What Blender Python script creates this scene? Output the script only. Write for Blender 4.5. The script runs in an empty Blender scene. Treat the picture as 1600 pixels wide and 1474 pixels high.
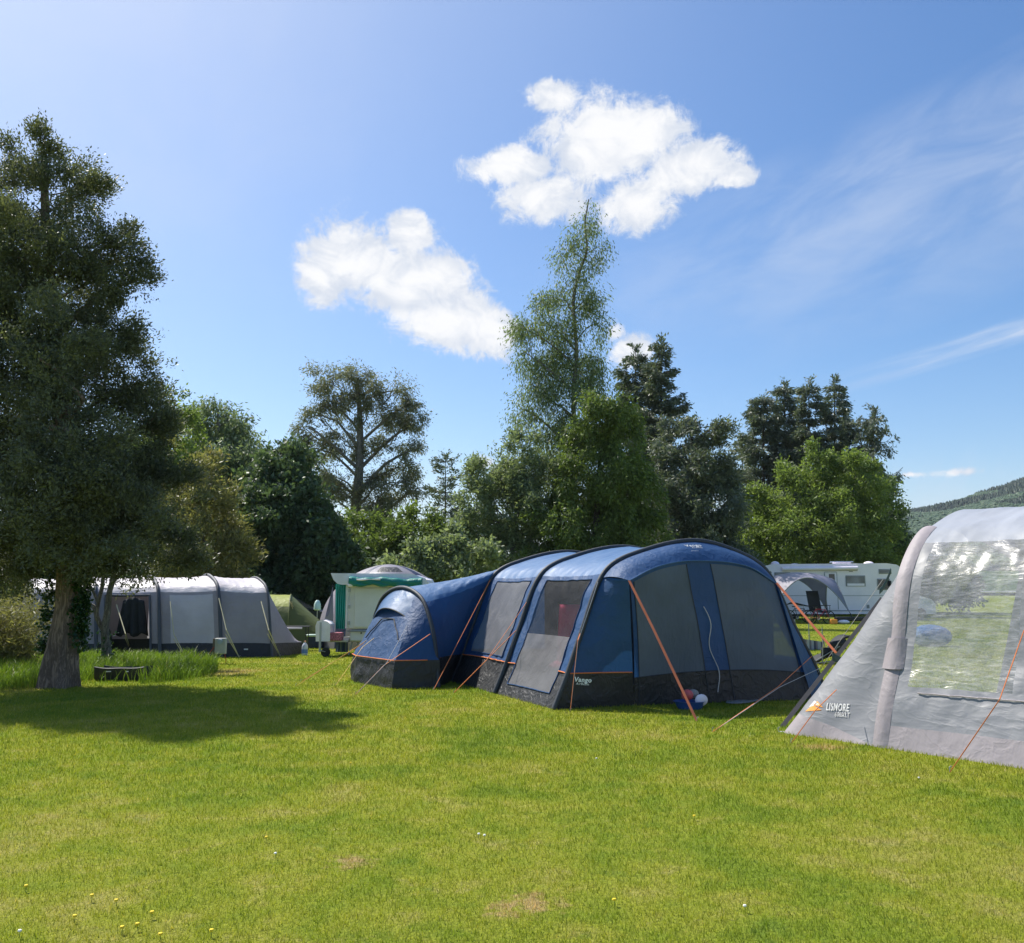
import bpy, math, random
import numpy as np
from mathutils import Vector, Matrix, noise as mnoise
R = math.radians
scene = bpy.context.scene
COL = scene.collection

# ------------------------------------------------------------------ camera, sky, sun, exposure
F_PX, CX, CY, HOR, CAMH = 1400.0, 800.0, 737.0, 925.0, 1.6
PITCH = math.atan((HOR - CY) / F_PX)
cam_d = bpy.data.cameras.new('camera')
cam_d.sensor_width = 36.0
cam_d.lens = 36.0 * F_PX / 1600.0
cam_d.clip_start = 0.1
cam_d.clip_end = 6000
cam = bpy.data.objects.new('camera', cam_d); COL.objects.link(cam)
cam.location = (0, 0, CAMH)
cam.rotation_euler = (R(90) + PITCH, 0, 0)
scene.camera = cam

def ray(px, py):
    x = (px - CX) / F_PX; z = -(py - CY) / F_PX
    c, s = math.cos(PITCH), math.sin(PITCH)
    return Vector((x, c - s * z, s + c * z))
def W(px, py, Y):
    d = ray(px, py); k = Y / d.y
    return Vector((d.x * k, Y, CAMH + d.z * k))
def G(px, py, z=0.0):
    d = ray(px, py); k = (z - CAMH) / d.z
    return Vector((d.x * k, d.y * k, z))

SUN_AZ, SUN_EL = R(-51), R(53)          # azimuth from +Y towards +X
sun_dir = Vector((math.sin(SUN_AZ) * math.cos(SUN_EL), math.cos(SUN_AZ) * math.cos(SUN_EL), math.sin(SUN_EL)))
sd = bpy.data.lights.new('sun', 'SUN'); sd.energy = 4.4; sd.angle = R(0.55); sd.color = (1.0, 0.95, 0.86)
so = bpy.data.objects.new('sun', sd); COL.objects.link(so)
so.rotation_euler = (-sun_dir).to_track_quat('-Z', 'Y').to_euler()
so.location = (0, 0, 60)

scene.view_settings.view_transform = 'Standard'
scene.view_settings.look = 'None'
scene.view_settings.exposure = 0.7
scene.view_settings.gamma = 1.0

class NT:
    """tiny node helper"""
    def __init__(s, tree): s.t = tree; s.n = tree.nodes; s.l = tree.links
    def node(s, typ, **kw):
        n = s.n.new(typ)
        for k, v in kw.items(): setattr(n, k, v)
        return n
    def set(s, sock, v):
        if isinstance(v, bpy.types.NodeSocket): s.l.new(v, sock)
        else: sock.default_value = v
    def math(s, op, a, b=0.0, c=None, clamp=False):
        n = s.node('ShaderNodeMath', operation=op); n.use_clamp = clamp
        s.set(n.inputs[0], a)
        if len(n.inputs) > 1: s.set(n.inputs[1], b)
        if c is not None: s.set(n.inputs[2], c)
        return n.outputs[0]
    def mix(s, f, a, b, blend='MIX'):
        n = s.node('ShaderNodeMix', data_type='RGBA', blend_type=blend)
        s.set(n.inputs[0], f); s.set(n.inputs[6], a); s.set(n.inputs[7], b)
        return n.outputs[2]
    def ramp(s, f, stops, interp='LINEAR'):
        n = s.node('ShaderNodeValToRGB'); cr = n.color_ramp; cr.interpolation = interp
        while len(cr.elements) < len(stops): cr.elements.new(0.5)
        for e, (p, c) in zip(cr.elements, stops):
            e.position = p; e.color = c if len(c) == 4 else (*c, 1)
        s.set(n.inputs[0], f); return n.outputs[0]
    def smooth(s, v, a, b):
        n = s.node('ShaderNodeMapRange', interpolation_type='SMOOTHSTEP')
        s.set(n.inputs[0], v); n.inputs[1].default_value = a; n.inputs[2].default_value = b
        n.inputs[3].default_value = 0; n.inputs[4].default_value = 1
        return n.outputs[0]
    def noise(s, vec, scale, detail=4, rough=0.55, dist=0.0):
        n = s.node('ShaderNodeTexNoise'); n.inputs['Scale'].default_value = scale
        n.inputs['Detail'].default_value = detail; n.inputs['Roughness'].default_value = rough
        n.inputs['Distortion'].default_value = dist
        if vec is not None: s.l.new(vec, n.inputs['Vector'])
        return n.outputs['Fac']
    def mapping(s, vec, scale=(1, 1, 1), rot=(0, 0, 0), loc=(0, 0, 0)):
        n = s.node('ShaderNodeMapping'); s.l.new(vec, n.inputs[0])
        n.inputs['Location'].default_value = loc; n.inputs['Rotation'].default_value = rot; n.inputs['Scale'].default_value = scale
        return n.outputs[0]

def build_world():
    w = bpy.data.worlds.new('World'); scene.world = w; w.use_nodes = True
    t = NT(w.node_tree); t.n.clear()
    sky = t.node('ShaderNodeTexSky', sky_type='NISHITA', sun_disc=False)
    sky.sun_elevation = SUN_EL; sky.sun_rotation = SUN_AZ
    sky.altitude = 50; sky.air_density = 1.0; sky.dust_density = 1.0; sky.ozone_density = 2.0
    tc = t.node('ShaderNodeTexCoord'); v = tc.outputs['Generated']
    sep = t.node('ShaderNodeSeparateXYZ'); t.l.new(v, sep.inputs[0])
    az = t.math('ARCTAN2', sep.outputs[0], sep.outputs[1])
    el = t.math('ARCSINE', sep.outputs[2])
    big = t.noise(v, 13.0, 8, 0.66, 0.9)
    fine = t.noise(v, 42.0, 9, 0.72, 0.5)
    nz = t.math('ADD', t.math('MULTIPLY', t.math('SUBTRACT', big, 0.5), 2.2), t.math('MULTIPLY', t.math('SUBTRACT', fine, 0.5), 2.0))
    def ae(px, py):
        d = ray(px, py).normalized(); return math.atan2(d.x, d.y), math.asin(d.z)
    def blobs(lst):
        out = None
        for (px, py, rx, ry) in lst:
            a, e = ae(px, py)
            k = math.cos(e) * 1.0
            c = ray(px, py).length
            ra = rx / F_PX / c / k; re = ry / F_PX / c
            da = t.math('DIVIDE', t.math('SUBTRACT', az, a), ra)
            de = t.math('DIVIDE', t.math('SUBTRACT', el, e), re)
            d2 = t.math('SQRT', t.math('ADD', t.math('MULTIPLY', da, da), t.math('MULTIPLY', de, de)))
            m = t.math('SUBTRACT', 1.0, d2)
            if out is None: out = m
            else:
                n = t.node('ShaderNodeMath', operation='SMOOTH_MAX'); t.l.new(out, n.inputs[0]); t.l.new(m, n.inputs[1]); n.inputs[2].default_value = 0.25
                out = n.outputs[0]
        return out
    c1 = blobs([(862, 150, 46, 26), (800, 262, 90, 30), (850, 310, 80, 42), (945, 225, 110, 72), (1010, 205, 70, 50), (1085, 262, 98, 42), (995, 318, 66, 46), (1150, 275, 40, 22)])
    c2 = blobs([(545, 405, 84, 66), (640, 365, 44, 42), (640, 440, 110, 62), (700, 500, 95, 52), (770, 520, 48, 44), (505, 440, 42, 44)])
    c3 = blobs([(985, 545, 58, 44), (960, 520, 30, 30), (755, 722, 34, 18), ])
    c4_ = t.math('SUBTRACT', blobs([(1500, 738, 120, 18), (1420, 742, 60, 12)]), 0.68)
    cu = t.math('MAXIMUM', c1, t.math('MAXIMUM', c2, t.math('MAXIMUM', t.math('SUBTRACT', c3, 0.35), c4_)))
    dens = t.math('ADD', cu, t.math('MULTIPLY', nz, 0.60))
    alpha = t.smooth(dens, -0.12, 0.34)
    # thin wisps: long streaks fanning across the right of the sky, in direction space
    def streak(p0, p1, wdt, amp, ns):
        a0, e0 = ae(*p0); a1, e1 = ae(*p1)
        L = math.hypot(a1 - a0, e1 - e0); ux, uy = (a1 - a0) / L, (e1 - e0) / L
        sa = t.math('SUBTRACT', az, a0); se = t.math('SUBTRACT', el, e0)
        along = t.math('ADD', t.math('MULTIPLY', sa, ux), t.math('MULTIPLY', se, uy))
        across = t.math('SUBTRACT', t.math('MULTIPLY', se, ux), t.math('MULTIPLY', sa, uy))
        cb = t.node('ShaderNodeCombineXYZ'); t.l.new(t.math('MULTIPLY', along, 3.0), cb.inputs[0]); t.l.new(t.math('MULTIPLY', across, ns), cb.inputs[1])
        n = t.noise(cb.outputs[0], 2.2, 8, 0.6, 0.5)
        g = t.math('DIVIDE', across, wdt); g = t.math('SUBTRACT', 1.0, t.math('MULTIPLY', g, g), clamp=True)
        f = t.smooth(along, -0.02, L * 0.8)
        return t.math('MULTIPLY', t.math('MULTIPLY', t.math('MULTIPLY', g, f), t.smooth(n, 0.28, 0.75)), amp)
    w1 = streak((1270, 612), (1640, 500), 0.014, 0.75, 40)
    w2 = streak((700, 520), (1640, 190), 0.085, 0.42, 9)
    w3 = streak((900, 560), (1640, 330), 0.07, 0.22, 9)
    wl = streak((420, 640), (120, 20), 0.33, 0.2, 3)
    low = t.math('MULTIPLY', t.smooth(t.math('ADD', t.math('MULTIPLY', t.math('SUBTRACT', big, 0.5), 0.16), t.math('SUBTRACT', 0.135, el)), -0.02, 0.12), 0.5)
    thin = t.math('MAXIMUM', t.math('MAXIMUM', w1, t.math('ADD', w2, w3)), t.math('MAXIMUM', low, wl))
    skyc = t.node('ShaderNodeHueSaturation'); t.l.new(sky.outputs[0], skyc.inputs['Color']); skyc.inputs['Saturation'].default_value = SKY_SAT
    skyc.inputs['Hue'].default_value = 0.503
    # aureole: forward scattering round the sun brightens and whitens the sky
    dp = t.node('ShaderNodeVectorMath', operation='DOT_PRODUCT'); t.l.new(v, dp.inputs[0]); dp.inputs[1].default_value = sun_dir
    aur = t.math('POWER', t.math('MAXIMUM', dp.outputs['Value'], 0.0), 5.0)
    skyb = t.mix(t.math('MULTIPLY', aur, AUR, clamp=True), skyc.outputs[0], (4.1, 4.7, 5.7, 1))
    c_thin = t.mix(thin, skyb, (4.3, 4.75, 5.6, 1))
    puff = t.noise(t.mapping(v, (1, 1, 1.6), (0, 0, 0), (0.02, 0, -0.03)), 20.0, 7, 0.6, 0.8)
    shade = t.smooth(t.math('ADD', t.math('MULTIPLY', t.math('SUBTRACT', puff, 0.5), 2.4), t.math('MULTIPLY', dens, 0.6)), -0.25, 0.7)
    cc = t.mix(shade, (4.2, 4.55, 5.2, 1), (6.1, 6.1, 6.15, 1))
    col = t.mix(alpha, c_thin, cc)
    bg = t.node('ShaderNodeBackground'); t.l.new(col, bg.inputs[0]); bg.inputs[1].default_value = SKY_STR
    out = t.node('ShaderNodeOutputWorld'); t.l.new(bg.outputs[0], out.inputs[0])
SKY_SAT, AUR, SKY_STR = 1.3, 0.7, 0.101
build_world()

# ------------------------------------------------------------------ materials
def new_mat(name):
    m = bpy.data.materials.new(name); m.use_nodes = True
    t = NT(m.node_tree); t.n.clear()
    out = t.node('ShaderNodeOutputMaterial')
    return m, t, out
def c4(c): return (c[0], c[1], c[2], 1.0)

def paint(name, col, rough=0.5, spec=0.5, metal=0.0, bump=0.0, bscale=30, var=0.12, vscale=3.0, coat=0.0):
    m, t, out = new_mat(name)
    tc = t.node('ShaderNodeTexCoord').outputs['Object']
    n = t.noise(tc, vscale, 6)
    k = t.smooth(n, 0.3, 0.7)
    c = t.mix(k, c4([x * (1 - var) for x in col]), c4([min(1, x * (1 + var)) for x in col]))
    p = t.node('ShaderNodeBsdfPrincipled')
    t.l.new(c, p.inputs['Base Color']); p.inputs['Roughness'].default_value = rough
    p.inputs['Metallic'].default_value = metal; p.inputs['Specular IOR Level'].default_value = spec
    p.inputs['Coat Weight'].default_value = coat
    if bump:
        b = t.node('ShaderNodeBump'); b.inputs['Strength'].default_value = bump; b.inputs['Distance'].default_value = 0.02
        t.l.new(t.noise(tc, bscale, 5), b.inputs['Height']); t.l.new(b.outputs[0], p.inputs['Normal'])
    t.l.new(p.outputs[0], out.inputs[0])
    return m

def fabric(name, col, rough=0.42, trans=0.22, crumple=0.5, cscale=5.0, stretch=(1, 1, 1), rot=(0, 0, 0), alpha=1.0, spec=0.5, weave=0.0, col2=None):
    """tent cloth: crumpled, a little see-through to light, satin"""
    m, t, out = new_mat(name)
    tc = t.node('ShaderNodeTexCoord').outputs['Object']
    mp = t.mapping(tc, stretch, rot)
    n1 = t.noise(mp, cscale, 3, 0.5, 0.5)
    n2 = t.noise(t.mapping(tc, (stretch[0] * 1.3, stretch[1] * 1.3, stretch[2] * 0.35), (rot[0] + 0.5, rot[1] - 0.6, rot[2])), cscale * 2.2, 3, 0.55, 0.35)
    ridge = t.math('POWER', t.math('SUBTRACT', 1.0, t.math('ABSOLUTE', t.math('MULTIPLY', t.math('SUBTRACT', n1, 0.5), 2.6))), 3.0)
    h = t.math('ADD', t.math('MULTIPLY', ridge, 0.30), t.math('MULTIPLY', n2, 0.42))
    big = t.noise(tc, 1.1, 4)
    c2 = col2 or [x * 0.8 for x in col]
    c = t.mix(t.smooth(big, 0.3, 0.7), c4(col), c4(c2))
    b = t.node('ShaderNodeBump'); b.inputs['Strength'].default_value = crumple; b.inputs['Distance'].default_value = 0.045
    t.l.new(h, b.inputs['Height'])
    p = t.node('ShaderNodeBsdfPrincipled'); t.l.new(c, p.inputs['Base Color'])
    p.inputs['Roughness'].default_value = rough; p.inputs['Specular IOR Level'].default_value = spec
    t.l.new(b.outputs[0], p.inputs['Normal'])
    tr = t.node('ShaderNodeBsdfTranslucent'); t.l.new(c, tr.inputs[0]); t.l.new(b.outputs[0], tr.inputs['Normal'])
    mx = t.node('ShaderNodeMixShader'); mx.inputs[0].default_value = trans
    t.l.new(p.outputs[0], mx.inputs[1]); t.l.new(tr.outputs[0], mx.inputs[2])
    fin = mx.outputs[0]
    if alpha < 1:
        tp = t.node('ShaderNodeBsdfTransparent'); tp.inputs[0].default_value = (0.9, 0.92, 0.93, 1)
        m2 = t.node('ShaderNodeMixShader'); m2.inputs[0].default_value = alpha
        t.l.new(tp.outputs[0], m2.inputs[1]); t.l.new(fin, m2.inputs[2]); fin = m2.outputs[0]
    t.l.new(fin, out.inputs[0])
    return m

def film(name, tint, dust, rough=0.12, cscale=5.0, crumple=0.6, stretch=(1, 1, 1), rot=(0, 0, 0), gloss=0.2):
    """clear plastic window film: mostly see-through, creased, glossy"""
    m, t, out = new_mat(name)
    tc = t.node('ShaderNodeTexCoord').outputs['Object']
    mp = t.mapping(tc, stretch, rot)
    n1 = t.noise(mp, cscale, 4, 0.55, 0.4)
    n2 = t.noise(mp, cscale * 4, 4, 0.6, 0.3)
    h = t.math('ADD', t.math('MULTIPLY', n1, 0.9), t.math('MULTIPLY', n2, 0.07))
    b = t.node('ShaderNodeBump'); b.inputs['Strength'].default_value = crumple; b.inputs['Distance'].default_value = 0.06
    t.l.new(h, b.inputs['Height'])
    tp = t.node('ShaderNodeBsdfTransparent'); tp.inputs[0].default_value = c4(tint)
    d = t.node('ShaderNodeBsdfDiffuse'); d.inputs[0].default_value = (0.66, 0.66, 0.72, 1); t.l.new(b.outputs[0], d.inputs['Normal'])
    m1 = t.node('ShaderNodeMixShader'); t.set(m1.inputs[0], t.math('MULTIPLY', t.math('ADD', t.math('MULTIPLY', t.smooth(n2, 0.3, 0.7), 0.8), 0.6), dust))
    t.l.new(tp.outputs[0], m1.inputs[1]); t.l.new(d.outputs[0], m1.inputs[2])
    g = t.node('ShaderNodeBsdfGlossy'); g.inputs['Roughness'].default_value = rough; t.l.new(b.outputs[0], g.inputs['Normal'])
    fr = t.node('ShaderNodeFresnel'); fr.inputs[0].default_value = 1.45
    f = t.math('MULTIPLY', fr.outputs[0], 1.0 + gloss * 3, clamp=True)
    m2 = t.node('ShaderNodeMixShader'); t.l.new(f, m2.inputs[0]); t.l.new(m1.outputs[0], m2.inputs[1]); t.l.new(g.outputs[0], m2.inputs[2])
    t.l.new(m2.outputs[0], out.inputs[0])
    return m

def foliage_mat(name, dark, light, trans=0.35, rough=0.5, accent=None):
    m, t, out = new_mat(name)
    at = t.node('ShaderNodeAttribute', attribute_name='tint')
    stops = [(0.0, c4(dark)), (0.75, c4(light))]
    if accent: stops.append((0.97, c4(accent)))
    c = t.ramp(at.outputs['Fac'], stops)
    p = t.node('ShaderNodeBsdfPrincipled'); t.l.new(c, p.inputs['Base Color']); p.inputs['Roughness'].default_value = rough
    p.inputs['Specular IOR Level'].default_value = 0.35
    tr = t.node('ShaderNodeBsdfTranslucent')
    ct = t.mix(1.0, c, (1.3, 1.35, 0.7, 1), 'MULTIPLY'); t.l.new(ct, tr.inputs[0])
    mx = t.node('ShaderNodeMixShader'); mx.inputs[0].default_value = trans
    t.l.new(p.outputs[0], mx.inputs[1]); t.l.new(tr.outputs[0], mx.inputs[2]); t.l.new(mx.outputs[0], out.inputs[0])
    return m

def bark_mat(name, c1, c2, scale=6.0):
    m, t, out = new_mat(name)
    tc = t.node('ShaderNodeTexCoord').outputs['Object']
    mp = t.mapping(tc, (1, 1, 0.18))
    n = t.noise(mp, scale * 4, 8, 0.65, 0.8); n2 = t.noise(tc, scale * 0.5, 4)
    r = t.math('ABSOLUTE', t.math('SUBTRACT', n, 0.5))
    k = t.smooth(t.math('ADD', r, t.math('MULTIPLY', n2, 0.12)), 0.04, 0.22)
    c = t.mix(k, c4(c2), c4(c1))
    b = t.node('ShaderNodeBump'); b.inputs['Strength'].default_value = 0.9; b.inputs['Distance'].default_value = 0.05; t.l.new(r, b.inputs['Height'])
    p = t.node('ShaderNodeBsdfPrincipled'); t.l.new(c, p.inputs['Base Color']); p.inputs['Roughness'].default_value = 0.9
    t.l.new(b.outputs[0], p.inputs['Normal']); t.l.new(p.outputs[0], out.inputs[0])
    return m

# ------------------------------------------------------------------ mesh helpers
class MB:
    def __init__(s, M=None): s.v = []; s.f = []; s.M = M
    def add(s, vs, fs):
        o = len(s.v)
        for p in vs:
            p = Vector(p)
            s.v.append(s.M @ p if s.M else p)
        s.f += [tuple(i + o for i in f) for f in fs]
        return s
    def box(s, c, sz, rz=0.0, ry=0.0):
        x, y, z = [a / 2 for a in sz]; m = Matrix.Rotation(rz, 3, 'Z') @ Matrix.Rotation(ry, 3, 'Y'); c = Vector(c)
        vs = [c + m @ Vector((i * x, j * y, k * z)) for i in (-1, 1) for j in (-1, 1) for k in (-1, 1)]
        return s.add(vs, [(0, 1, 3, 2), (4, 6, 7, 5), (0, 4, 5, 1), (2, 3, 7, 6), (0, 2, 6, 4), (1, 5, 7, 3)])
    def tube(s, pts, r, n=8, cap=True):
        pts = [Vector(p) for p in pts]; N = len(pts)
        rs = list(r) if hasattr(r, '__len__') else [r] * N
        vs = []; fs = []; prev = None
        for i, p in enumerate(pts):
            d = (pts[min(i + 1, N - 1)] - pts[max(i - 1, 0)])
            if d.length < 1e-9: d = Vector((0, 0, 1))
            d.normalize()
            if prev is None:
                a = d.cross(Vector((0, 0, 1)));
                if a.length < 0.05: a = d.cross(Vector((1, 0, 0)))
            else: a = prev - d * prev.dot(d)
            a.normalize(); prev = a; b = d.cross(a)
            for k in range(n):
                t = 2 * math.pi * k / n
                vs.append(p + (a * math.cos(t) + b * math.sin(t)) * rs[i])
        for i in range(N - 1):
            for k in range(n):
                k2 = (k + 1) % n
                fs.append((i * n + k, i * n + k2, (i + 1) * n + k2, (i + 1) * n + k))
        if cap:
            fs.append(tuple(range(n - 1, -1, -1))); fs.append(tuple((N - 1) * n + k for k in range(n)))
        return s.add(vs, fs)
    def strap(s, a, b, w, th=0.004, side=None):
        a = Vector(a); b = Vector(b); d = (b - a).normalized()
        sd_ = Vector(side) if side else d.cross(Vector((0, 1, 0)))
        sd_ = (sd_ - d * sd_.dot(d)).normalized() * w / 2; nn = d.cross(sd_).normalized() * th / 2
        vs = [p + i * sd_ + j * nn for p in (a, b) for i, j in ((-1, -1), (1, -1), (1, 1), (-1, 1))]
        return s.add(vs, [(3, 2, 1, 0), (4, 5, 6, 7), (0, 1, 5, 4), (1, 2, 6, 5), (2, 3, 7, 6), (3, 0, 4, 7)])
    def lathe(s, c, prof, n=20, axis='z', sx=1.0):
        c = Vector(c); vs = []; fs = []
        for (r, h) in prof:
            for k in range(n):
                t = 2 * math.pi * k / n; a, b = r * math.cos(t), r * math.sin(t)
                o = {'z': (a * sx, b, h), 'y': (a, h, b), 'x': (h, a, b)}[axis]
                vs.append(c + Vector(o))
        for i in range(len(prof) - 1):
            for k in range(n):
                k2 = (k + 1) % n; fs.append((i * n + k, i * n + k2, (i + 1) * n + k2, (i + 1) * n + k))
        fs.append(tuple(range(n))); fs.append(tuple((len(prof) - 1) * n + k for k in range(n)))
        return s.add(vs, fs)
    def ball(s, c, r, n=14):
        r = (r, r, r) if not hasattr(r, '__len__') else r
        vs = []; fs = []; m = n // 2 + 1
        for i in range(m + 1):
            th = math.pi * (0.02 + 0.96 * i / m)
            for k in range(n):
                t = 2 * math.pi * k / n
                vs.append(Vector(c) + Vector((r[0] * math.sin(th) * math.cos(t), r[1] * math.sin(th) * math.sin(t), r[2] * math.cos(th))))
        for i in range(m):
            for k in range(n):
                k2 = (k + 1) % n; fs.append((i * n + k, (i + 1) * n + k, (i + 1) * n + k2, i * n + k2))
        fs.append(tuple(range(n))); fs.append(tuple(m * n + k for k in range(n)))
        return s.add(vs, fs)
    def prism(s, prof, y0, y1):
        """profile (x,z) extruded along y"""
        n = len(prof); vs = [(x, y0, z) for x, z in prof] + [(x, y1, z) for x, z in prof]
        fs = [tuple(range(n)), tuple(range(2 * n - 1, n - 1, -1))] + [(i, (i + 1) % n + 0, (i + 1) % n + n, i + n) for i in range(n)]
        return s.add(vs, fs)
    def grid(s, P):
        n, m = len(P), len(P[0]); vs = [p for row in P for p in row]
        return s.add(vs, [(i * m + j, (i + 1) * m + j, (i + 1) * m + j + 1, i * m + j + 1) for i in range(n - 1) for j in range(m - 1)])
    def build(s, name, mat, root=None, smooth=True, bevel=0.0, thick=0.0, weld=False):
        me = bpy.data.meshes.new(name)
        off = root.location if root else Vector((0, 0, 0))
        if root and root.parent: off = off + root.parent.location
        me.from_pydata([p - off for p in s.v], [], s.f); me.update()
        if weld:
            import bmesh
            bm = bmesh.new(); bm.from_mesh(me); bmesh.ops.remove_doubles(bm, verts=bm.verts, dist=1e-4); bmesh.ops.recalc_face_normals(bm, faces=bm.faces); bm.to_mesh(me); bm.free()
        if smooth: me.polygons.foreach_set('use_smooth', [True] * len(me.polygons))
        me.materials.append(mat)
        o = bpy.data.objects.new(name, me); COL.objects.link(o)
        if root: o.parent = root
        if bevel:
            md = o.modifiers.new('bevel', 'BEVEL'); md.width = bevel; md.segments = 2; md.limit_method = 'ANGLE'; md.angle_limit = R(35)
            md.harden_normals = False
        if thick:
            md = o.modifiers.new('solid', 'SOLIDIFY'); md.thickness = thick; md.offset = 0
        if bevel or (smooth and not thick): 
            try: me.set_sharp_from_angle(angle=R(40))
            except Exception: pass
        return o

def np_mesh(name, V, F, mat, root=None, tint=None, smooth=False):
    """V (n,3) float, F (m,k) int, tint per vertex"""
    me = bpy.data.meshes.new(name); k = F.shape[1]
    off = np.array(root.location if root else (0, 0, 0), dtype=np.float32)
    V = V.astype(np.float32) - off
    me.vertices.add(len(V)); me.vertices.foreach_set('co', V.ravel())
    me.loops.add(F.size); me.loops.foreach_set('vertex_index', F.astype(np.int32).ravel())
    me.polygons.add(len(F)); me.polygons.foreach_set('loop_start', np.arange(0, F.size, k, dtype=np.int32))
    try: me.polygons.foreach_set('loop_total', np.full(len(F), k, dtype=np.int32))
    except Exception: pass
    me.polygons.foreach_set('use_smooth', np.full(len(F), smooth))
    me.update(calc_edges=True)
    if tint is not None:
        a = me.attributes.new('tint', 'FLOAT', 'POINT'); a.data.foreach_set('value', tint.astype(np.float32))
    me.materials.append(mat)
    o = bpy.data.objects.new(name, me); COL.objects.link(o)
    if root: o.parent = root
    return o

def tag(o, label=None, cat=None, group=None, kind=None):
    if label: o['label'] = label
    if cat: o['category'] = cat
    if group: o['group'] = group
    if kind: o['kind'] = kind
    return o
def thing(name, label, cat, loc, group=None):
    o = bpy.data.objects.new(name, None); COL.objects.link(o); o.empty_display_size = 0.3
    o.location = loc
    return tag(o, label, cat, group)
def struct(o): o['kind'] = 'structure'; return o

def text_mesh(body, size, M, mat, name, root, depth=0.002, shear=0.0, bold=0.0):
    cu = bpy.data.curves.new(name, 'FONT'); cu.body = body; cu.size = size; cu.extrude = depth; cu.shear = shear; cu.offset = bold
    cu.align_x = 'LEFT'; cu.resolution_u = 3; cu.space_character = 1.12
    to = bpy.data.objects.new('tmp_text', cu); COL.objects.link(to)
    dg = bpy.context.evaluated_depsgraph_get(); dg.update()
    me = bpy.data.meshes.new_from_object(to.evaluated_get(dg)); me.name = name
    bpy.data.objects.remove(to, do_unlink=True)
    me.transform(M)
    if root: me.transform(Matrix.Translation(-root.location))
    me.materials.clear(); me.materials.append(mat)
    o = bpy.data.objects.new(name, me); COL.objects.link(o)
    if root: o.parent = root
    return o
def face_matrix(p0, px, pup):
    """text frame: origin p0, x towards px, y towards pup"""
    x = (Vector(px) - Vector(p0)).normalized(); u = Vector(pup) - Vector(p0); u = (u - x * u.dot(x)).normalized(); n = x.cross(u)
    return Matrix(((x.x, u.x, n.x, p0[0]), (x.y, u.y, n.y, p0[1]), (x.z, u.z, n.z, p0[2]), (0, 0, 0, 1)))

def drape(o, P, d, eps=0.004):
    """press a print onto a surface grid along direction d"""
    from mathutils.bvhtree import BVHTree
    n, m = len(P), len(P[0]); d = d.normalized()
    bv = BVHTree.FromPolygons([p for r in P for p in r], [(i * m + j, (i + 1) * m + j, (i + 1) * m + j + 1, i * m + j + 1) for i in range(n - 1) for j in range(m - 1)])
    off = o.parent.location if o.parent else Vector((0, 0, 0))
    for v in o.data.vertices:
        p = v.co + off
        h = bv.ray_cast(p - d * 0.5, d)
        if h[0] is not None: v.co = h[0] - d * eps - off
def catmull(pts, segs):
    """pts list of Vectors; segs subdivisions for each interval"""
    P = [Vector(p) for p in pts]; out = []
    for i in range(len(P) - 1):
        p0 = P[i - 1] if i > 0 else P[0] * 2 - P[1]
        p3 = P[i + 2] if i + 2 < len(P) else P[-1] * 2 - P[-2]
        p1, p2 = P[i], P[i + 1]
        l1 = (p2 - p1).length
        m1 = (p2 - p0) / max(1e-6, (p1 - p0).length + l1) * l1; m2 = (p3 - p1) / max(1e-6, l1 + (p3 - p2).length) * l1
        for k in range(segs[i]):
            t = k / segs[i]; t2 = t * t; t3 = t2 * t
            out.append(p1 * (2 * t3 - 3 * t2 + 1) + m1 * (t3 - 2 * t2 + t) + p2 * (-2 * t3 + 3 * t2) + m2 * (t3 - t2))
    out.append(P[-1].copy()); return out

def loft(A, B, n, centre=None, sag=0.0, wr=0.0, seed=0.0, fa=3.0, fb=9.0, pin=True):
    """rows between two equal-length curves A and B; sag pulls inwards between them, wr wrinkles"""
    P = []
    for i in range(n + 1):
        s = i / n; row = []
        for j, (a, b) in enumerate(zip(A, B)):
            p = a.lerp(b, s)
            if centre is not None:
                nrm = p - centre[0].lerp(centre[1], s); nrm.normalize()
                e = 4 * s * (1 - s)
                zf = min(1.0, p.z / 0.4)
                p = p - nrm * sag * e * zf
                if wr:
                    q = Vector((s * fa + seed, j / len(A) * fb + seed * 3.1, seed))
                    w_ = abs(mnoise.noise(q * 2.0)) + 0.5 * abs(mnoise.noise(q * 4.7 + Vector((5, 1, 2))))
                    p = p + nrm * (w_ - 0.25) * wr * min(1, e * 3) * zf
            row.append(p)
        P.append(row)
    return P
def split(P, rule):
    """divide a surface grid into named cell groups: rule(i, j) -> key or None"""
    out = {}
    n, m = len(P), len(P[0])
    for i in range(n - 1):
        for j in range(m - 1):
            k = rule(i, j)
            if k is None: continue
            mb, idx = out.setdefault(k, (MB(), {}))
            q = []
            for (a, b) in ((i, j), (i + 1, j), (i + 1, j + 1), (i, j + 1)):
                if (a, b) not in idx: idx[(a, b)] = len(mb.v); mb.v.append(P[a][b].copy())
                q.append(idx[(a, b)])
            mb.f.append(tuple(q))
    res = Parts()
    for k, (mb, idx) in out.items():
        par = list(range(len(mb.v)))
        def find(x):
            while par[x] != x: par[x] = par[par[x]]; x = par[x]
            return x
        for f in mb.f:
            r0 = find(f[0])
            for q in f[1:]: par[find(q)] = r0
        groups = {}
        for f in mb.f: groups.setdefault(find(f[0]), []).append(f)
        for fs in groups.values():
            used = sorted({q for f in fs for q in f}); mp = {q: n_ for n_, q in enumerate(used)}
            m2 = MB(); m2.v = [mb.v[q] for q in used]; m2.f = [tuple(mp[q] for q in f) for f in fs]
            res.append((k, m2))
    return res
class Parts(list):
    def items(self): return list(self)

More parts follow.
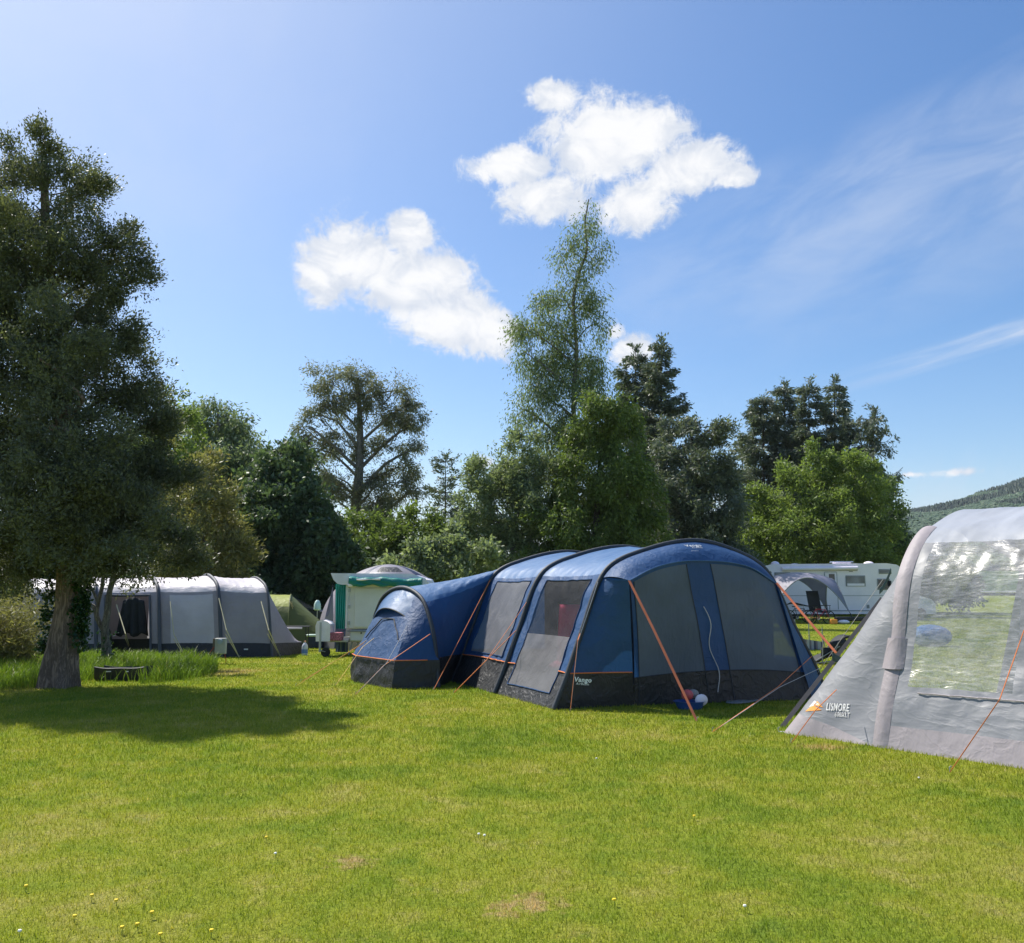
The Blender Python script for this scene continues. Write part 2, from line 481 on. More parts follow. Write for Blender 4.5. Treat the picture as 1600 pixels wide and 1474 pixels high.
# ================================================================== GROUND
STAINS = [((828, 1412), 0.20, 0.10), ((550, 1347), 0.14, 0.09), ((790, 1420), 0.10, 0.08), ((1286, 1168), 0.35, 0.12), ((365, 1050), 0.7, 0.5), ((560, 1045), 0.0, 0.0)]
def lawn_colour(t, pos):
    """mown grass: lush and yellowing patches, straw and a few worn places, all in ground coordinates"""
    flat = t.mapping(pos, (1, 1, 0))
    a = t.noise(flat, 0.55, 6, 0.6, 0.4)
    b = t.noise(flat, 2.6, 6, 0.65, 0.3)
    c = t.noise(flat, 13.0, 4, 0.6)
    k = t.math('ADD', t.math('MULTIPLY', a, 0.6), t.math('MULTIPLY', b, 0.4))
    col = t.ramp(k, [(0.30, (0.10, 0.165, 0.018)), (0.43, (0.17, 0.232, 0.024)), (0.53, (0.245, 0.275, 0.034)), (0.64, (0.32, 0.30, 0.085)), (0.72, (0.41, 0.365, 0.18))])
    straw = t.smooth(t.math('ADD', t.math('MULTIPLY', b, 0.55), t.math('MULTIPLY', c, 0.45)), 0.54, 0.66)
    col = t.mix(t.math('MULTIPLY', straw, 0.45), col, (0.36, 0.33, 0.13, 1))
    clo = t.smooth(t.noise(t.mapping(pos, (1, 1, 0), (0, 0, 0), (7, 3, 0)), 3.4, 5, 0.6, 0.6), 0.58, 0.68)
    col = t.mix(t.math('MULTIPLY', clo, 0.35), col, (0.075, 0.155, 0.030, 1))
    sep = t.node('ShaderNodeSeparateXYZ'); t.l.new(pos, sep.inputs[0])
    worn = None
    for (p, rx, ry) in STAINS:
        if rx == 0: continue
        g = G(*p)
        dx = t.math('DIVIDE', t.math('SUBTRACT', sep.outputs[0], g.x), rx); dy = t.math('DIVIDE', t.math('SUBTRACT', sep.outputs[1], g.y), ry * 1.9)
        d = t.math('SQRT', t.math('ADD', t.math('MULTIPLY', dx, dx), t.math('MULTIPLY', dy, dy)))
        m = t.math('SUBTRACT', 1.0, d)
        worn = m if worn is None else t.math('MAXIMUM', worn, m)
    wk = t.smooth(t.math('ADD', worn, t.math('MULTIPLY', t.math('SUBTRACT', c, 0.5), 3.4)), -0.1, 0.95)
    col = t.mix(t.math('MULTIPLY', wk, 0.75), col, (0.42, 0.29, 0.16, 1))
    return col, b, c
def ground_mat():
    m, t, out = new_mat('lawn')
    pos = t.node('ShaderNodeNewGeometry').outputs['Position']
    col, b, c = lawn_colour(t, pos)
    col = t.mix(1.0, col, (0.82, 0.82, 0.82, 1), 'MULTIPLY')
    f = t.noise(t.mapping(pos, (1, 0.6, 1)), 60.0, 5, 0.7)
    col = t.mix(t.smooth(f, 0.35, 0.7), col, t.mix(1.0, col, (1.7, 1.65, 1.4, 1), 'MULTIPLY'))
    p = t.node('ShaderNodeBsdfPrincipled'); t.l.new(col, p.inputs['Base Color']); p.inputs['Roughness'].default_value = 0.95
    p.inputs['Specular IOR Level'].default_value = 0.1
    bm = t.node('ShaderNodeBump'); bm.inputs['Strength'].default_value = 0.8; bm.inputs['Distance'].default_value = 0.04
    t.l.new(t.math('ADD', f, c), bm.inputs['Height']); t.l.new(bm.outputs[0], p.inputs['Normal'])
    t.l.new(p.outputs[0], out.inputs[0]); return m
def blade_mat(name, tall=False):
    m, t, out = new_mat(name)
    pos = t.node('ShaderNodeNewGeometry').outputs['Position']
    at = t.node('ShaderNodeAttribute', attribute_name='tint').outputs['Fac']
    if tall:
        col = t.ramp(at, [(0, (0.06, 0.12, 0.015, 1)), (0.7, (0.17, 0.25, 0.035, 1)), (0.93, (0.24, 0.36, 0.06, 1)), (1.0, (0.42, 0.36, 0.16, 1))])
    else:
        col, b, c = lawn_colour(t, pos)
        v = t.ramp(at, [(0.0, (0.62, 0.66, 0.55, 1)), (0.6, (1.15, 1.12, 1.0, 1)), (0.9, (1.45, 1.3, 1.3, 1)), (1.0, (2.1, 1.55, 2.6, 1))])
        col = t.mix(1.0, col, v, 'MULTIPLY')
    d = t.node('ShaderNodeBsdfPrincipled'); t.l.new(col, d.inputs['Base Color']); d.inputs['Roughness'].default_value = 0.45; d.inputs['Specular IOR Level'].default_value = 0.3
    tr = t.node('ShaderNodeBsdfTranslucent'); t.l.new(t.mix(1.0, col, (1.2, 1.25, 0.6, 1), 'MULTIPLY'), tr.inputs[0])
    mx = t.node('ShaderNodeMixShader'); mx.inputs[0].default_value = 0.45
    t.l.new(d.outputs[0], mx.inputs[1]); t.l.new(tr.outputs[0], mx.inputs[2]); t.l.new(mx.outputs[0], out.inputs[0]); return m

gm = MB()
xs = [-2500, -600, -150, -60, -30] + list(range(-20, 21, 4)) + [30, 60, 150, 600, 2500]
ys = [-400, -100, -20] + list(range(0, 40, 4)) + [60, 120, 300, 700, 3500]
gm.grid([[Vector((x, y, 0)) for x in xs] for y in ys])
struct(gm.build('lawn', ground_mat(), None, smooth=False))

def blades(name, mat, n, ymin, ymax, power, h, w, seed, poly=None, seg=1, lean=0.5):
    rng = np.random.default_rng(seed)
    u = rng.random(n)
    e = 2 - power                                  # density ~ y^-power over a wedge
    y = (ymin ** e + u * (ymax ** e - ymin ** e)) ** (1 / e)
    x = (rng.random(n) * 2 - 1) * (0.60 * y + 1.0)
    # tufts: pull blades towards random tuft centres a little
    sc = np.clip(y / 6.0, 0.8, 3.2)
    hh = h * rng.uniform(0.5, 1.25, n) * np.clip(sc, 1, 1.5); ww = w * rng.uniform(0.6, 1.3, n) * sc
    a = rng.random(n) * 2 * np.pi; la = rng.random(n) * 2 * np.pi; ll = hh * rng.random(n) * lean * 1.6
    cx, sx = np.cos(a) * ww / 2, np.sin(a) * ww / 2
    V = np.zeros((n, 3, 3), np.float32)
    V[:, 0] = np.stack([x - cx, y - sx, np.full(n, 0.0)], 1); V[:, 1] = np.stack([x + cx, y + sx, np.full(n, 0.0)], 1)
    V[:, 2] = np.stack([x + np.cos(la) * ll, y + np.sin(la) * ll, hh], 1)
    tint = np.repeat(np.clip(rng.normal(0.5, 0.22, n), 0, 1), 3)
    return np_mesh(name, V.reshape(-1, 3), np.arange(n * 3).reshape(n, 3), mat, tint=tint)
g1 = blades('grass', blade_mat('grass_blade'), 860000, 3.1, 62.0, 1.75, 0.025, 0.0048, 3)
tag(g1, kind='stuff')

def ribbon_field(name, mat, X, Y, H, Wd, rng, lean=0.35, tint=None):
    n = len(X); a = rng.random(n) * 2 * np.pi; la = rng.random(n) * 2 * np.pi
    L = H * lean * rng.random(n) * 1.6
    V = np.zeros((n, 7, 3), np.float32); ca, sa = np.cos(a), np.sin(a); cl, sl = np.cos(la), np.sin(la)
    for k, (f, wf) in enumerate(((0, 1.0), (0.4, 0.85), (0.75, 0.5))):
        off = L * f * f; z = H * (f - 0.25 * f * f * lean * 2)
        V[:, 2 * k] = np.stack([X + cl * off - ca * Wd * wf / 2, Y + sl * off - sa * Wd * wf / 2, z], 1)
        V[:, 2 * k + 1] = np.stack([X + cl * off + ca * Wd * wf / 2, Y + sl * off + sa * Wd * wf / 2, z], 1)
    V[:, 6] = np.stack([X + cl * L, Y + sl * L, H * (1 - 0.25 * lean * 2)], 1)
    b = (np.arange(n) * 7)[:, None]
    F = np.concatenate([b + np.array([[0, 1, 3]]), b + np.array([[0, 3, 2]]), b + np.array([[2, 3, 5]]), b + np.array([[2, 5, 4]]), b + np.array([[4, 5, 6]])], 0)
    tint = np.clip(rng.normal(0.5, 0.2, n), 0, 1) if tint is None else tint
    return np_mesh(name, V.reshape(-1, 3), F, mat, tint=np.repeat(tint, 7))

# long unmown grass round the old tree, edged by the mown lawn
def in_poly(x, y, poly):
    ins = np.zeros(len(x), bool); j = len(poly) - 1
    for i in range(len(poly)):
        xi, yi = poly[i]; xj, yj = poly[j]
        c = ((yi > y) != (yj > y)) & (x < (xj - xi) * (y - yi) / (yj - yi + 1e-9) + xi)
        ins ^= c; j = i
    return ins
rng = np.random.default_rng(8)
edge = [G(-260, 1084), G(-60, 1080), G(60, 1076), G(150, 1074), G(230, 1068), G(300, 1062), G(340, 1052), G(338, 1040), G(300, 1034), G(230, 1031), G(150, 1028), G(0, 1024), G(-260, 1024)]
poly = [(p.x, p.y) for p in edge]
X = rng.uniform(-16, -5, 90000); Y = rng.uniform(13.5, 24, 90000)
tq = G(187, 1064)
msk = in_poly(X, Y, poly) & ~((np.abs(X - tq.x) < 0.55) & (Y > tq.y - 1.6) & (Y < tq.y + 0.45) & (rng.random(len(X)) < 0.93)); X, Y = X[msk], Y[msk]
cl = np.array([mnoise.noise(Vector((x * 1.3, y * 1.3, 0.3))) for x, y in zip(X, Y)])
H = np.clip(0.24 + 0.26 * cl + rng.uniform(-0.08, 0.12, len(X)), 0.07, 0.6)
lg = ribbon_field('long_grass', blade_mat('long_grass_blade', True), X, Y, H, rng.uniform(0.007, 0.014, len(X)), rng, 0.45)
tag(lg, kind='stuff')

# small flowers in the turf
yel = paint('dandelion_petal', (0.85, 0.62, 0.02), 0.7); wht = paint('daisy_petal', (0.85, 0.85, 0.82), 0.7); stemm = paint('flower_stem', (0.12, 0.22, 0.04), 0.7)
def flower(name, p, r, mat, label, cat, group):
    t = thing(name, label, cat, p, group)
    MB().lathe(p + Vector((0, 0, 0.028)), [(r * 0.3, 0), (r, 0.006), (r * 0.85, 0.012), (r * 0.2, 0.014)], 10).build('flower_head', mat, t)
    MB().tube([p, p + Vector((0.002, 0, 0.028))], 0.0015, 5).build('stem', stemm, t)
    return t
for (px, py) in [(143, 1410), (181, 1418), (116, 1443), (214, 1456), (40, 1395), (330, 1466), (416, 1317), (548, 1198), (190, 1461), (1085, 1283), (960, 1417), (237, 1437), (250, 1472)]:
    flower('dandelion', G(px, py), 0.011, yel, 'tiny yellow dandelion head in the mown lawn', 'flower', 'dandelions dotted in the lawn')
for (px, py) in [(748, 1312), (757, 1314), (1164, 1427), (932, 1191), (430, 1343), (30, 1467), (1436, 1222)]:
    flower('daisy', G(px, py), 0.009, wht, 'tiny white daisy head in the mown lawn', 'flower', 'daisies dotted in the lawn')

# ================================================================== TREES
def quads(rng, C, D, length, per, ll, lw, spread, tw=0.75, tint0=None, flat=None):
    """leaf quads scattered along short twigs: C centres, D twig directions"""
    n = len(C); N = n * per
    C = np.repeat(C, per, 0); Dr = np.repeat(D, per, 0)
    t = rng.random(N)[:, None]
    pos = C + Dr * length * t + rng.normal(0, 1, (N, 3)) * spread
    ax = Dr * (1 - tw) + rng.normal(0, 1, (N, 3)) * tw * 0.6
    ax /= np.linalg.norm(ax, axis=1, keepdims=True) + 1e-9
    sd_ = np.cross(ax, rng.normal(0, 1, (N, 3))); sd_ /= np.linalg.norm(sd_, axis=1, keepdims=True) + 1e-9
    s = rng.uniform(0.6, 1.3, N)[:, None]
    L = ll * s; w = lw * s / 2
    V = np.stack([pos, pos + ax * L * 0.45 + sd_ * w, pos + ax * L, pos + ax * L * 0.45 - sd_ * w], 1)
    base = rng.normal(0.42, 0.13, n) if tint0 is None else tint0
    tint = np.clip(np.repeat(base, per) + rng.normal(0, 0.13, N), 0, 1)
    return V.reshape(-1, 3), np.repeat(tint, 4)
def unit(rng, n):
    d = rng.normal(0, 1, (n, 3)); return d / np.linalg.norm(d, axis=1, keepdims=True)

def crown_points(rng, blobs, density, shell=0.78, tuft=1.0, nper=16):
    """sub-twig centres over uneven ellipsoids; density per square metre of blob surface"""
    Cs, Ds = [], []
    for (c, r) in blobs:
        r = np.array(r); area = 4 * math.pi * ((r[0] * r[1]) ** 1.6 / 3 + (r[0] * r[2]) ** 1.6 / 3 + (r[1] * r[2]) ** 1.6 / 3) ** (1 / 1.6)
        n = max(6, int(area * density))
        d = unit(rng, n)
        # tufts: twigs gather in clumps spread over the blob, with gaps between them
        nt = max(5, n // nper); td = unit(rng, nt)
        tf = np.where(rng.random(nt) < shell, rng.uniform(0.75, 1.18, nt), rng.random(nt) ** 0.6 * 0.8)
        w = rng.random(nt) ** 1.3 + 0.15; pick = rng.choice(nt, n, p=w / w.sum())
        tr = np.mean(r) * rng.uniform(0.10, 0.26, nt) * tuft
        base = td * r * tf[:, None]
        off = rng.normal(0, 1, (n, 3)) * tr[pick][:, None] * np.array([0.75, 0.75, 0.55])
        Cs.append(np.array(c) + base[pick] + off); Ds.append(td[pick] * 0.8 + unit(rng, n) * 0.35)
    return np.concatenate(Cs), np.concatenate(Ds)

def limb(mb, rng, a, b, r0, r1, wob=0.12, n=6, sides=5):
    a, b = Vector(a), Vector(b); L = (b - a).length; pts = []
    o = Vector(rng.normal(0, 1, 3)) * L * wob
    for i in range(n + 1):
        t = i / n
        sagv = Vector((0, 0, L * 0.10 * math.sin(math.pi * t)))
        pts.append(a.lerp(b, t) + o * math.sin(math.pi * t) * (1 if i % 2 else 0.7) + sagv)
    mb.tube(pts, [r0 + (r1 - r0) * i / n for i in range(n + 1)], sides, cap=False)
    return pts

def tree(name, label, Y, base, trunk, r0, blobs, leafmat, barkmat, density, per, ll, lw, length, bias=(0, 0, 0), bw=0.5, spread=None, seed=1,
         group=None, limbs=True, tw=0.75, shell=0.78, topf=0.2, cat='tree', ystretch=1.0, twigs=0, zmin=0.0, flare=0.55, tuft=1.0, nper=16):
    """trunk: list of (px,py) up the stem at depth Y; blobs: (px,py,rx,ry[,dy]) seen size of each leaf mass"""
    rng = np.random.default_rng(seed); k = Y / F_PX
    g = W(base[0], base[1], Y); g.z = 0.0
    root = thing(name, label, cat, g, group)
    B = []
    for b in blobs:
        dy = b[4] if len(b) > 4 else rng.uniform(-0.5, 0.5) * b[2] * k
        c = W(b[0], b[1], Y + dy)
        B.append(((c.x, c.y, c.z), (b[2] * k, max(b[2], b[3] * 0.6) * k * ystretch, b[3] * k)))
    tp = [g + Vector((0, 0, -0.1))] + [W(x, y, Y) for x, y in trunk]
    mb = MB(); n = len(tp)
    segs = catmull(tp, [5] * (n - 1)) if n > 2 else tp
    m = len(segs)
    rad = [r0 * (1 + flare * max(0, 1 - i / (m * 0.12))) * (1 - (1 - topf) * i / (m - 1)) for i in range(m)]
    mb.tube(segs, rad, 18 if name == 'evergreen_tree' else 9)
    if name == 'evergreen_tree':                                  # fluted, rooty old bole
        for iv, p in enumerate(mb.v):
            ring = segs[min(iv // 18, m - 1)]; dv_ = p - ring; an = math.atan2(dv_.y, dv_.x); low = max(0.0, 1 - p.z / 1.3)
            f_ = 1 + 0.16 * math.sin(an * 5 + p.z * 0.8) * (0.3 + 0.6 * low) + 0.12 * mnoise.noise(Vector((math.cos(an) * 1.5, math.sin(an) * 1.5, p.z * 1.2))) + 0.20 * low ** 3 * max(0, math.sin(an * 5 + 0.6)) 
            mb.v[iv] = ring + Vector((dv_.x * f_, dv_.y * f_, dv_.z))
    if limbs:
        for (c, r) in B:
            c = Vector(c)
            cand = [p for p in segs if zmin < p.z < c.z - 0.15 * (c - p).length]
            if not cand: continue
            a = min(cand, key=lambda p: (p - c).length + 0.8 * abs((c.z - p.z) - 0.8 * math.hypot(c.x - p.x, c.y - p.y)))
            i = segs.index(a)
            rr = max(0.25 * rad[i], min(0.6 * rad[i], 0.03 * (c - a).length))
            limb(mb, rng, a, c, rr, rr * 0.35)
            for _ in range(twigs):
                d = Vector(rng.normal(0, 1, 3)).normalized(); d.z = abs(d.z) * 0.8
                e = c + Vector((d.x * r[0], d.y * r[1], d.z * r[2])) * 0.9
                st = a.lerp(c, rng.uniform(0.5, 1.0))
                limb(mb, rng, st, e, rr * 0.4, rr * 0.1, 0.08, 4, 4)
    mb.build('trunk', barkmat, root)
    C, D = crown_points(rng, B, density * 2.5, shell, tuft, nper)
    D = D * (1 - bw) + np.array(bias) * bw + rng.normal(0, 0.25, D.shape); D /= np.linalg.norm(D, axis=1, keepdims=True)
    keep = C[:, 2] > 0.15; C, D = C[keep], D[keep]
    V, ti = quads(rng, C, D, length, per if name == 'evergreen_tree' else int(per * 1.4), ll * 0.92, lw * 0.95, spread if spread else length * 0.28, tw)
    np_mesh('crown', V, np.arange(len(V)).reshape(-1, 4), leafmat, root, tint=ti)
    return root

def spruce(name, label, Y, px, top, basey, rpx, leafmat, barkmat, seed=1, group=None, z0f=0.12, power=0.8, droop=0.25, dens=1.0, hang=0.5, nwh=26, lean=0, ragged=0.25, ll=0.24, lw=0.085, per=15):
    rng = np.random.default_rng(seed); k = Y / F_PX
    tpt = W(px + lean, top, Y); g = W(px, basey, Y); g.z = 0.0
    H = tpt.z; Rm = rpx * k
    root = thing(name, label, 'tree', g, group)
    mb = MB()
    mb.tube([g, g.lerp(tpt, 0.5), tpt], [0.012 * H + 0.05, 0.008 * H, 0.02], 7)
    Cs, Ds = [], []
    for i in range(nwh):
        f = z0f + (1 - z0f) * (i / nwh) ** 0.93
        p = g.lerp(tpt, f)
        rl = Rm * ((1 - f) / (1 - z0f)) ** power + 0.25
        for b in range(rng.integers(5, 8)):
            a = rng.random() * 2 * math.pi; L = rl * rng.uniform(1 - 1.6 * ragged, 1 + ragged)
            if L < 0.15: continue
            d = Vector((math.cos(a), math.sin(a), 0)); up = 0.35 * f
            pts = []
            for q in range(6):
                s = q / 5
                pts.append(p + d * L * s + Vector((0, 0, L * (up * s - droop * math.sin(s * 2.2) + 0.12 * s * s))))
            mb.tube(pts, [0.045 * (1 - f) + 0.02 - 0.003 * q for q in range(6)], 4, cap=False)
            ns = int(max(3, L * 7 * dens))
            for _ in range(ns):
                s = rng.uniform(0.12, 1.0); q = min(4, int(s * 5)); c = pts[q].lerp(pts[q + 1], s * 5 - q)
                lat = rng.normal(0, 0.16) * L * (1.1 - s)
                c = c + Vector((-d.y, d.x, 0)) * lat
                Cs.append(c[:]); dd = d * 0.6 + Vector((-d.y, d.x, 0)) * np.sign(lat) * 0.5 + Vector((0, 0, -hang + 0.35 * rng.random()))
                Ds.append(dd.normalized()[:])
    for _ in range(14): Cs.append((tpt - Vector((0, 0, rng.random() * 0.08 * H)))[:]); Ds.append((rng.normal(0, .4), rng.normal(0, .4), 0.7))
    mb.build('trunk', barkmat, root)
    V, ti = quads(rng, np.array(Cs), np.array(Ds), 0.42 * Y / 50, per, ll * (Y / 50) ** 0.5, lw * (Y / 50) ** 0.5, 0.075 * Y / 50, 0.4)
    np_mesh('crown', V, np.arange(len(V)).reshape(-1, 4), leafmat, root, tint=ti)
    return root

bk_dark = bark_mat('bark_dark', (0.11, 0.085, 0.065), (0.035, 0.027, 0.022))
bk_yew = bark_mat('bark_brown', (0.33, 0.235, 0.175), (0.11, 0.075, 0.055), 4.0)
bk_pale = bark_mat('bark_pale', (0.28, 0.25, 0.21), (0.08, 0.07, 0.06))
f_yew = foliage_mat('yew_leaf', (0.05, 0.062, 0.040), (0.16, 0.175, 0.095), 0.32, accent=(0.17, 0.20, 0.07))
f_grey = foliage_mat('grey_green_leaf', (0.075, 0.110, 0.065), (0.237, 0.293, 0.169), 0.42)
f_olive = foliage_mat('olive_leaf', (0.088, 0.091, 0.036), (0.275, 0.262, 0.111), 0.4, accent=(0.312, 0.232, 0.104))
f_mid = foliage_mat('mid_green_leaf', (0.056, 0.091, 0.026), (0.188, 0.250, 0.072), 0.42)
f_dark = foliage_mat('dark_green_leaf', (0.040, 0.068, 0.042), (0.125, 0.183, 0.091), 0.32)
f_euc = foliage_mat('gum_leaf', (0.09, 0.105, 0.075), (0.22, 0.225, 0.165), 0.4, accent=(0.32, 0.23, 0.15))
f_willow = foliage_mat('willow_leaf', (0.094, 0.128, 0.078), (0.288, 0.342, 0.208), 0.42)
f_birch = foliage_mat('birch_leaf', (0.075, 0.110, 0.058), (0.231, 0.287, 0.143), 0.45)
f_bright = foliage_mat('bright_leaf', (0.069, 0.110, 0.029), (0.237, 0.311, 0.091), 0.45)
f_spruce = foliage_mat('spruce_needle', (0.056, 0.076, 0.065), (0.175, 0.207, 0.150), 0.25)
f_ivy = foliage_mat('ivy_leaf', (0.012, 0.035, 0.010), (0.04, 0.10, 0.022), 0.2, rough=0.3)

# --- the big old tree by the left edge
T1Y = G(95, 1074).y
t1 = tree('evergreen_tree', 'huge dark evergreen at the left edge with a thick flared ivy clad trunk', T1Y, (92, 1074),
     [(98, 1010), (106, 950), (108, 880), (106, 780), (98, 640), (84, 500), (72, 360), (68, 235)], 0.265,
     [(68, 228, 26, 26), (30, 262, 50, 34), (82, 262, 40, 30), (118, 300, 44, 34), (50, 320, 80, 44), (140, 300, 20, 22), (70, 385, 100, 40), (10, 400, 70, 60), (185, 375, 28, 24), (165, 425, 58, 44),
      (60, 450, 110, 60), (212, 440, 22, 26), (100, 510, 100, 60), (180, 520, 42, 50), (10, 540, 100, 80), (160, 590, 72, 52), (215, 600, 26, 34), (80, 640, 120, 70), (200, 660, 62, 58), (245, 700, 36, 44), (10, 680, 90, 80),
      (60, 770, 130, 70), (170, 770, 92, 60), (235, 790, 60, 50), (20, 850, 110, 60), (125, 855, 95, 48), (215, 850, 70, 46), (270, 850, 40, 36), (150, 872, 70, 26), (10, 880, 50, 30), (262, 760, 30, 40),
      (-70, 500, 90, 110), (-90, 700, 100, 120), (-80, 860, 90, 70), (-50, 340, 60, 70), (245, 645, 22, 26), (120, 690, 60, 60, -2.2), (40, 800, 90, 60, -2.0), (150, 820, 80, 50, -2.0), (60, 560, 80, 70, -1.6)],
     f_yew, bk_yew, 25, 24, 0.070, 0.027, 0.24, bias=(0, 0, 1), bw=0.35, seed=11, tw=0.5, shell=0.8, zmin=3.2, flare=0.12)
# ivy on its trunk
rng = np.random.default_rng(5)
Cs = []; Ds = []
for _ in range(560):
    py = rng.uniform(870, 1020); cxp = 98 + (1010 - py) * 0.08
    c = W(cxp, py, T1Y); r = 0.27 - (1010 - py) * 0.0003; a = rng.uniform(-0.9, 0.75) if rng.random() < 0.72 else rng.uniform(2.7, 4.0)
    if py > 960 and abs(a) < 1.2 and rng.random() < (py - 960) / 80: continue
    d = np.array([math.cos(a), -math.sin(a), 0]); q = np.array(c[:]) + d * (r + rng.uniform(0, 0.07)); Cs.append(q); Ds.append(d * 0.6 + np.array([0, 0, -0.3]))
V, ti = quads(rng, np.array(Cs), np.array(Ds), 0.06, 7, 0.06, 0.05, 0.035, 0.8)
np_mesh('ivy', V, np.arange(len(V)).reshape(-1, 4), f_ivy, t1, tint=ti)

# --- the small forked tree beside it
sY = G(167, 1046).y
root = thing('small_tree', 'slender forked tree with bare lower branches and ivy, right of the huge evergreen trunk', 'tree', G(167, 1046))
mb = MB(); rng = np.random.default_rng(21)
tk = [W(x, y, sY) for x, y in ((167, 1046), (166, 1010), (164, 985), (168, 955), (172, 920), (184, 880), (200, 830))]
mb.tube(catmull(tk, [4] * 6), [0.13, .12, .11, .105] + [0.10 - 0.0035 * i for i in range(21)], 8)
for pth, r in (([(163, 988), (152, 966), (148, 950), (140, 945)], 0.05), ([(150, 962), (154, 940), (160, 915), (162, 890)], 0.04), ([(153, 942), (146, 925), (139, 912), (132, 890)], 0.03), ([(150, 955), (140, 957), (130, 960)], 0.02), ([(172, 925), (180, 905), (196, 890), (215, 870)], 0.04)):
    mb.tube(catmull([W(x, y, sY) for x, y in pth], [3] * (len(pth) - 1)), r, 6)
mb.build('trunk', bk_pale, root)
k = sY / F_PX
B = [((*W(x, y, sY)[:],), (rx * k, rx * k, ry * k)) for x, y, rx, ry in ((150, 868, 50, 22), (205, 846, 60, 38), (240, 830, 50, 40), (250, 868, 40, 24), (196, 908, 10, 7))]
C, D = crown_points(rng, B, 22); D = D * 0.6 + np.array([0, 0, -0.4]); V, ti = quads(rng, C, D, 0.3, 12, 0.10, 0.035, 0.09, 0.6)
np_mesh('crown', V, np.arange(len(V)).reshape(-1, 4), f_yew, root, tint=ti)
Cs = []; Ds = []
for _ in range(50):
    py = rng.uniform(985, 1046); c = W(166, py, sY); a = rng.random() * 6.28; d = np.array([math.cos(a), math.sin(a), 0]); Cs.append(np.array(c[:]) + d * 0.12); Ds.append(d)
V, ti = quads(rng, np.array(Cs), np.array(Ds), 0.05, 4, 0.06, 0.05, 0.03, 0.8)
np_mesh('ivy', V, np.arange(len(V)).reshape(-1, 4), f_ivy, root, tint=ti)

# --- twiggy shrub at the far left
rng = np.random.default_rng(31)
shY = 19.0; g = W(10, 1040, shY); g.z = 0
root = thing('shrub', 'tangled brown and olive shrub of arching stems at the far left edge', 'shrub', g)
mb = MB(); Cs = []; Ds = []
for _ in range(90):
    b = g + Vector((rng.uniform(-1.6, 0.25), rng.uniform(-0.7, 0.7), 0)); a = rng.uniform(0, 2 * math.pi); L = rng.uniform(0.8, 1.9)
    pts = [b + Vector((math.cos(a) * 0.7 * L * s * s, math.sin(a) * 0.5 * L * s * s, L * (s - 0.28 * s * s * s))) for s in np.linspace(0, 1, 6)]
    mb.tube(pts, [0.014, .012, .010, .008, .006, .004], 4, cap=False)
    for p in pts[1:]:
        for _ in range(7): Cs.append((p + Vector(rng.normal(0, 0.12, 3)))[:]); Ds.append((rng.normal(0, .5), rng.normal(0, .5), rng.normal(0.1, .5)))
mb.build('stem', paint('twig', (0.22, 0.17, 0.08), 0.8), root)
V, ti = quads(rng, np.array(Cs), np.array(Ds), 0.2, 9, 0.13, 0.018, 0.06, 0.5)
np_mesh('foliage', V, np.arange(len(V)).reshape(-1, 4), f_olive, root, tint=ti)
tree('bush', 'dark green bush behind the brown shrub at the left edge', 27, (0, 1000), [(0, 960)], 0.1, [(-60, 930, 80, 60), (20, 920, 70, 50), (-40, 980, 70, 40)], f_dark, bk_dark, 9, 12, 0.2, 0.09, 0.4, seed=91, cat='bush')

# --- the tree line behind the pitches
LN = 'trees of the line behind the pitches'
tree('tree', 'light green leafy crown just showing right of the huge evergreen', 38, (255, 960), [(255, 850), (258, 720)], 0.22,
     [(262, 640, 18, 24), (270, 690, 30, 40), (240, 720, 40, 50), (290, 740, 34, 40), (255, 800, 60, 60)], f_bright, bk_dark, 7, 12, 0.20, 0.09, 0.5, seed=12, group=LN)
tree('tree', 'grey green weeping birch with a rounded drooping crown left of the dense dark chestnut', 46, (350, 960), [(350, 850), (345, 720), (340, 640)], 0.25,
     [(335, 645, 36, 28), (320, 690, 38, 44), (365, 660, 30, 30), (370, 710, 52, 48), (340, 770, 60, 60), (400, 700, 24, 28), (380, 790, 50, 70), (330, 850, 70, 60), (405, 740, 30, 40), (298, 700, 16, 30)],
     f_grey, bk_pale, 4.2, 14, 0.26, 0.08, 0.8, bias=(0, 0, -1), bw=0.7, seed=13, tw=0.4, group=LN)
tree('tree', 'olive brown feathery tree leaning over the grey and white tent', 31, (330, 985), [(325, 900), (310, 800)], 0.16,
     [(290, 740, 34, 44), (310, 790, 40, 44), (330, 840, 48, 44), (300, 860, 60, 50), (355, 870, 34, 36), (270, 800, 44, 60), (345, 900, 50, 34), (260, 890, 70, 50)],
     f_olive, bk_dark, 7, 12, 0.20, 0.055, 0.5, bias=(0, 0, 1), bw=0.4, seed=14, tw=0.5, group=LN)
tree('tree', 'dense dark green chestnut with leaves almost to the ground behind the green tent', 42, (450, 965), [(450, 860), (448, 760)], 0.3,
     [(440, 735, 44, 30), (415, 770, 44, 40), (470, 775, 40, 42), (445, 820, 70, 50), (490, 840, 44, 46), (410, 860, 60, 56), (470, 890, 74, 46), (520, 890, 36, 36), (420, 925, 80, 30), (430, 700, 20, 16), (478, 735, 20, 20), (510, 925, 50, 26)],
     f_dark, bk_dark, 7.5, 13, 0.26, 0.13, 0.5, bias=(0, 0, -0.6), bw=0.3, seed=15, group=LN)
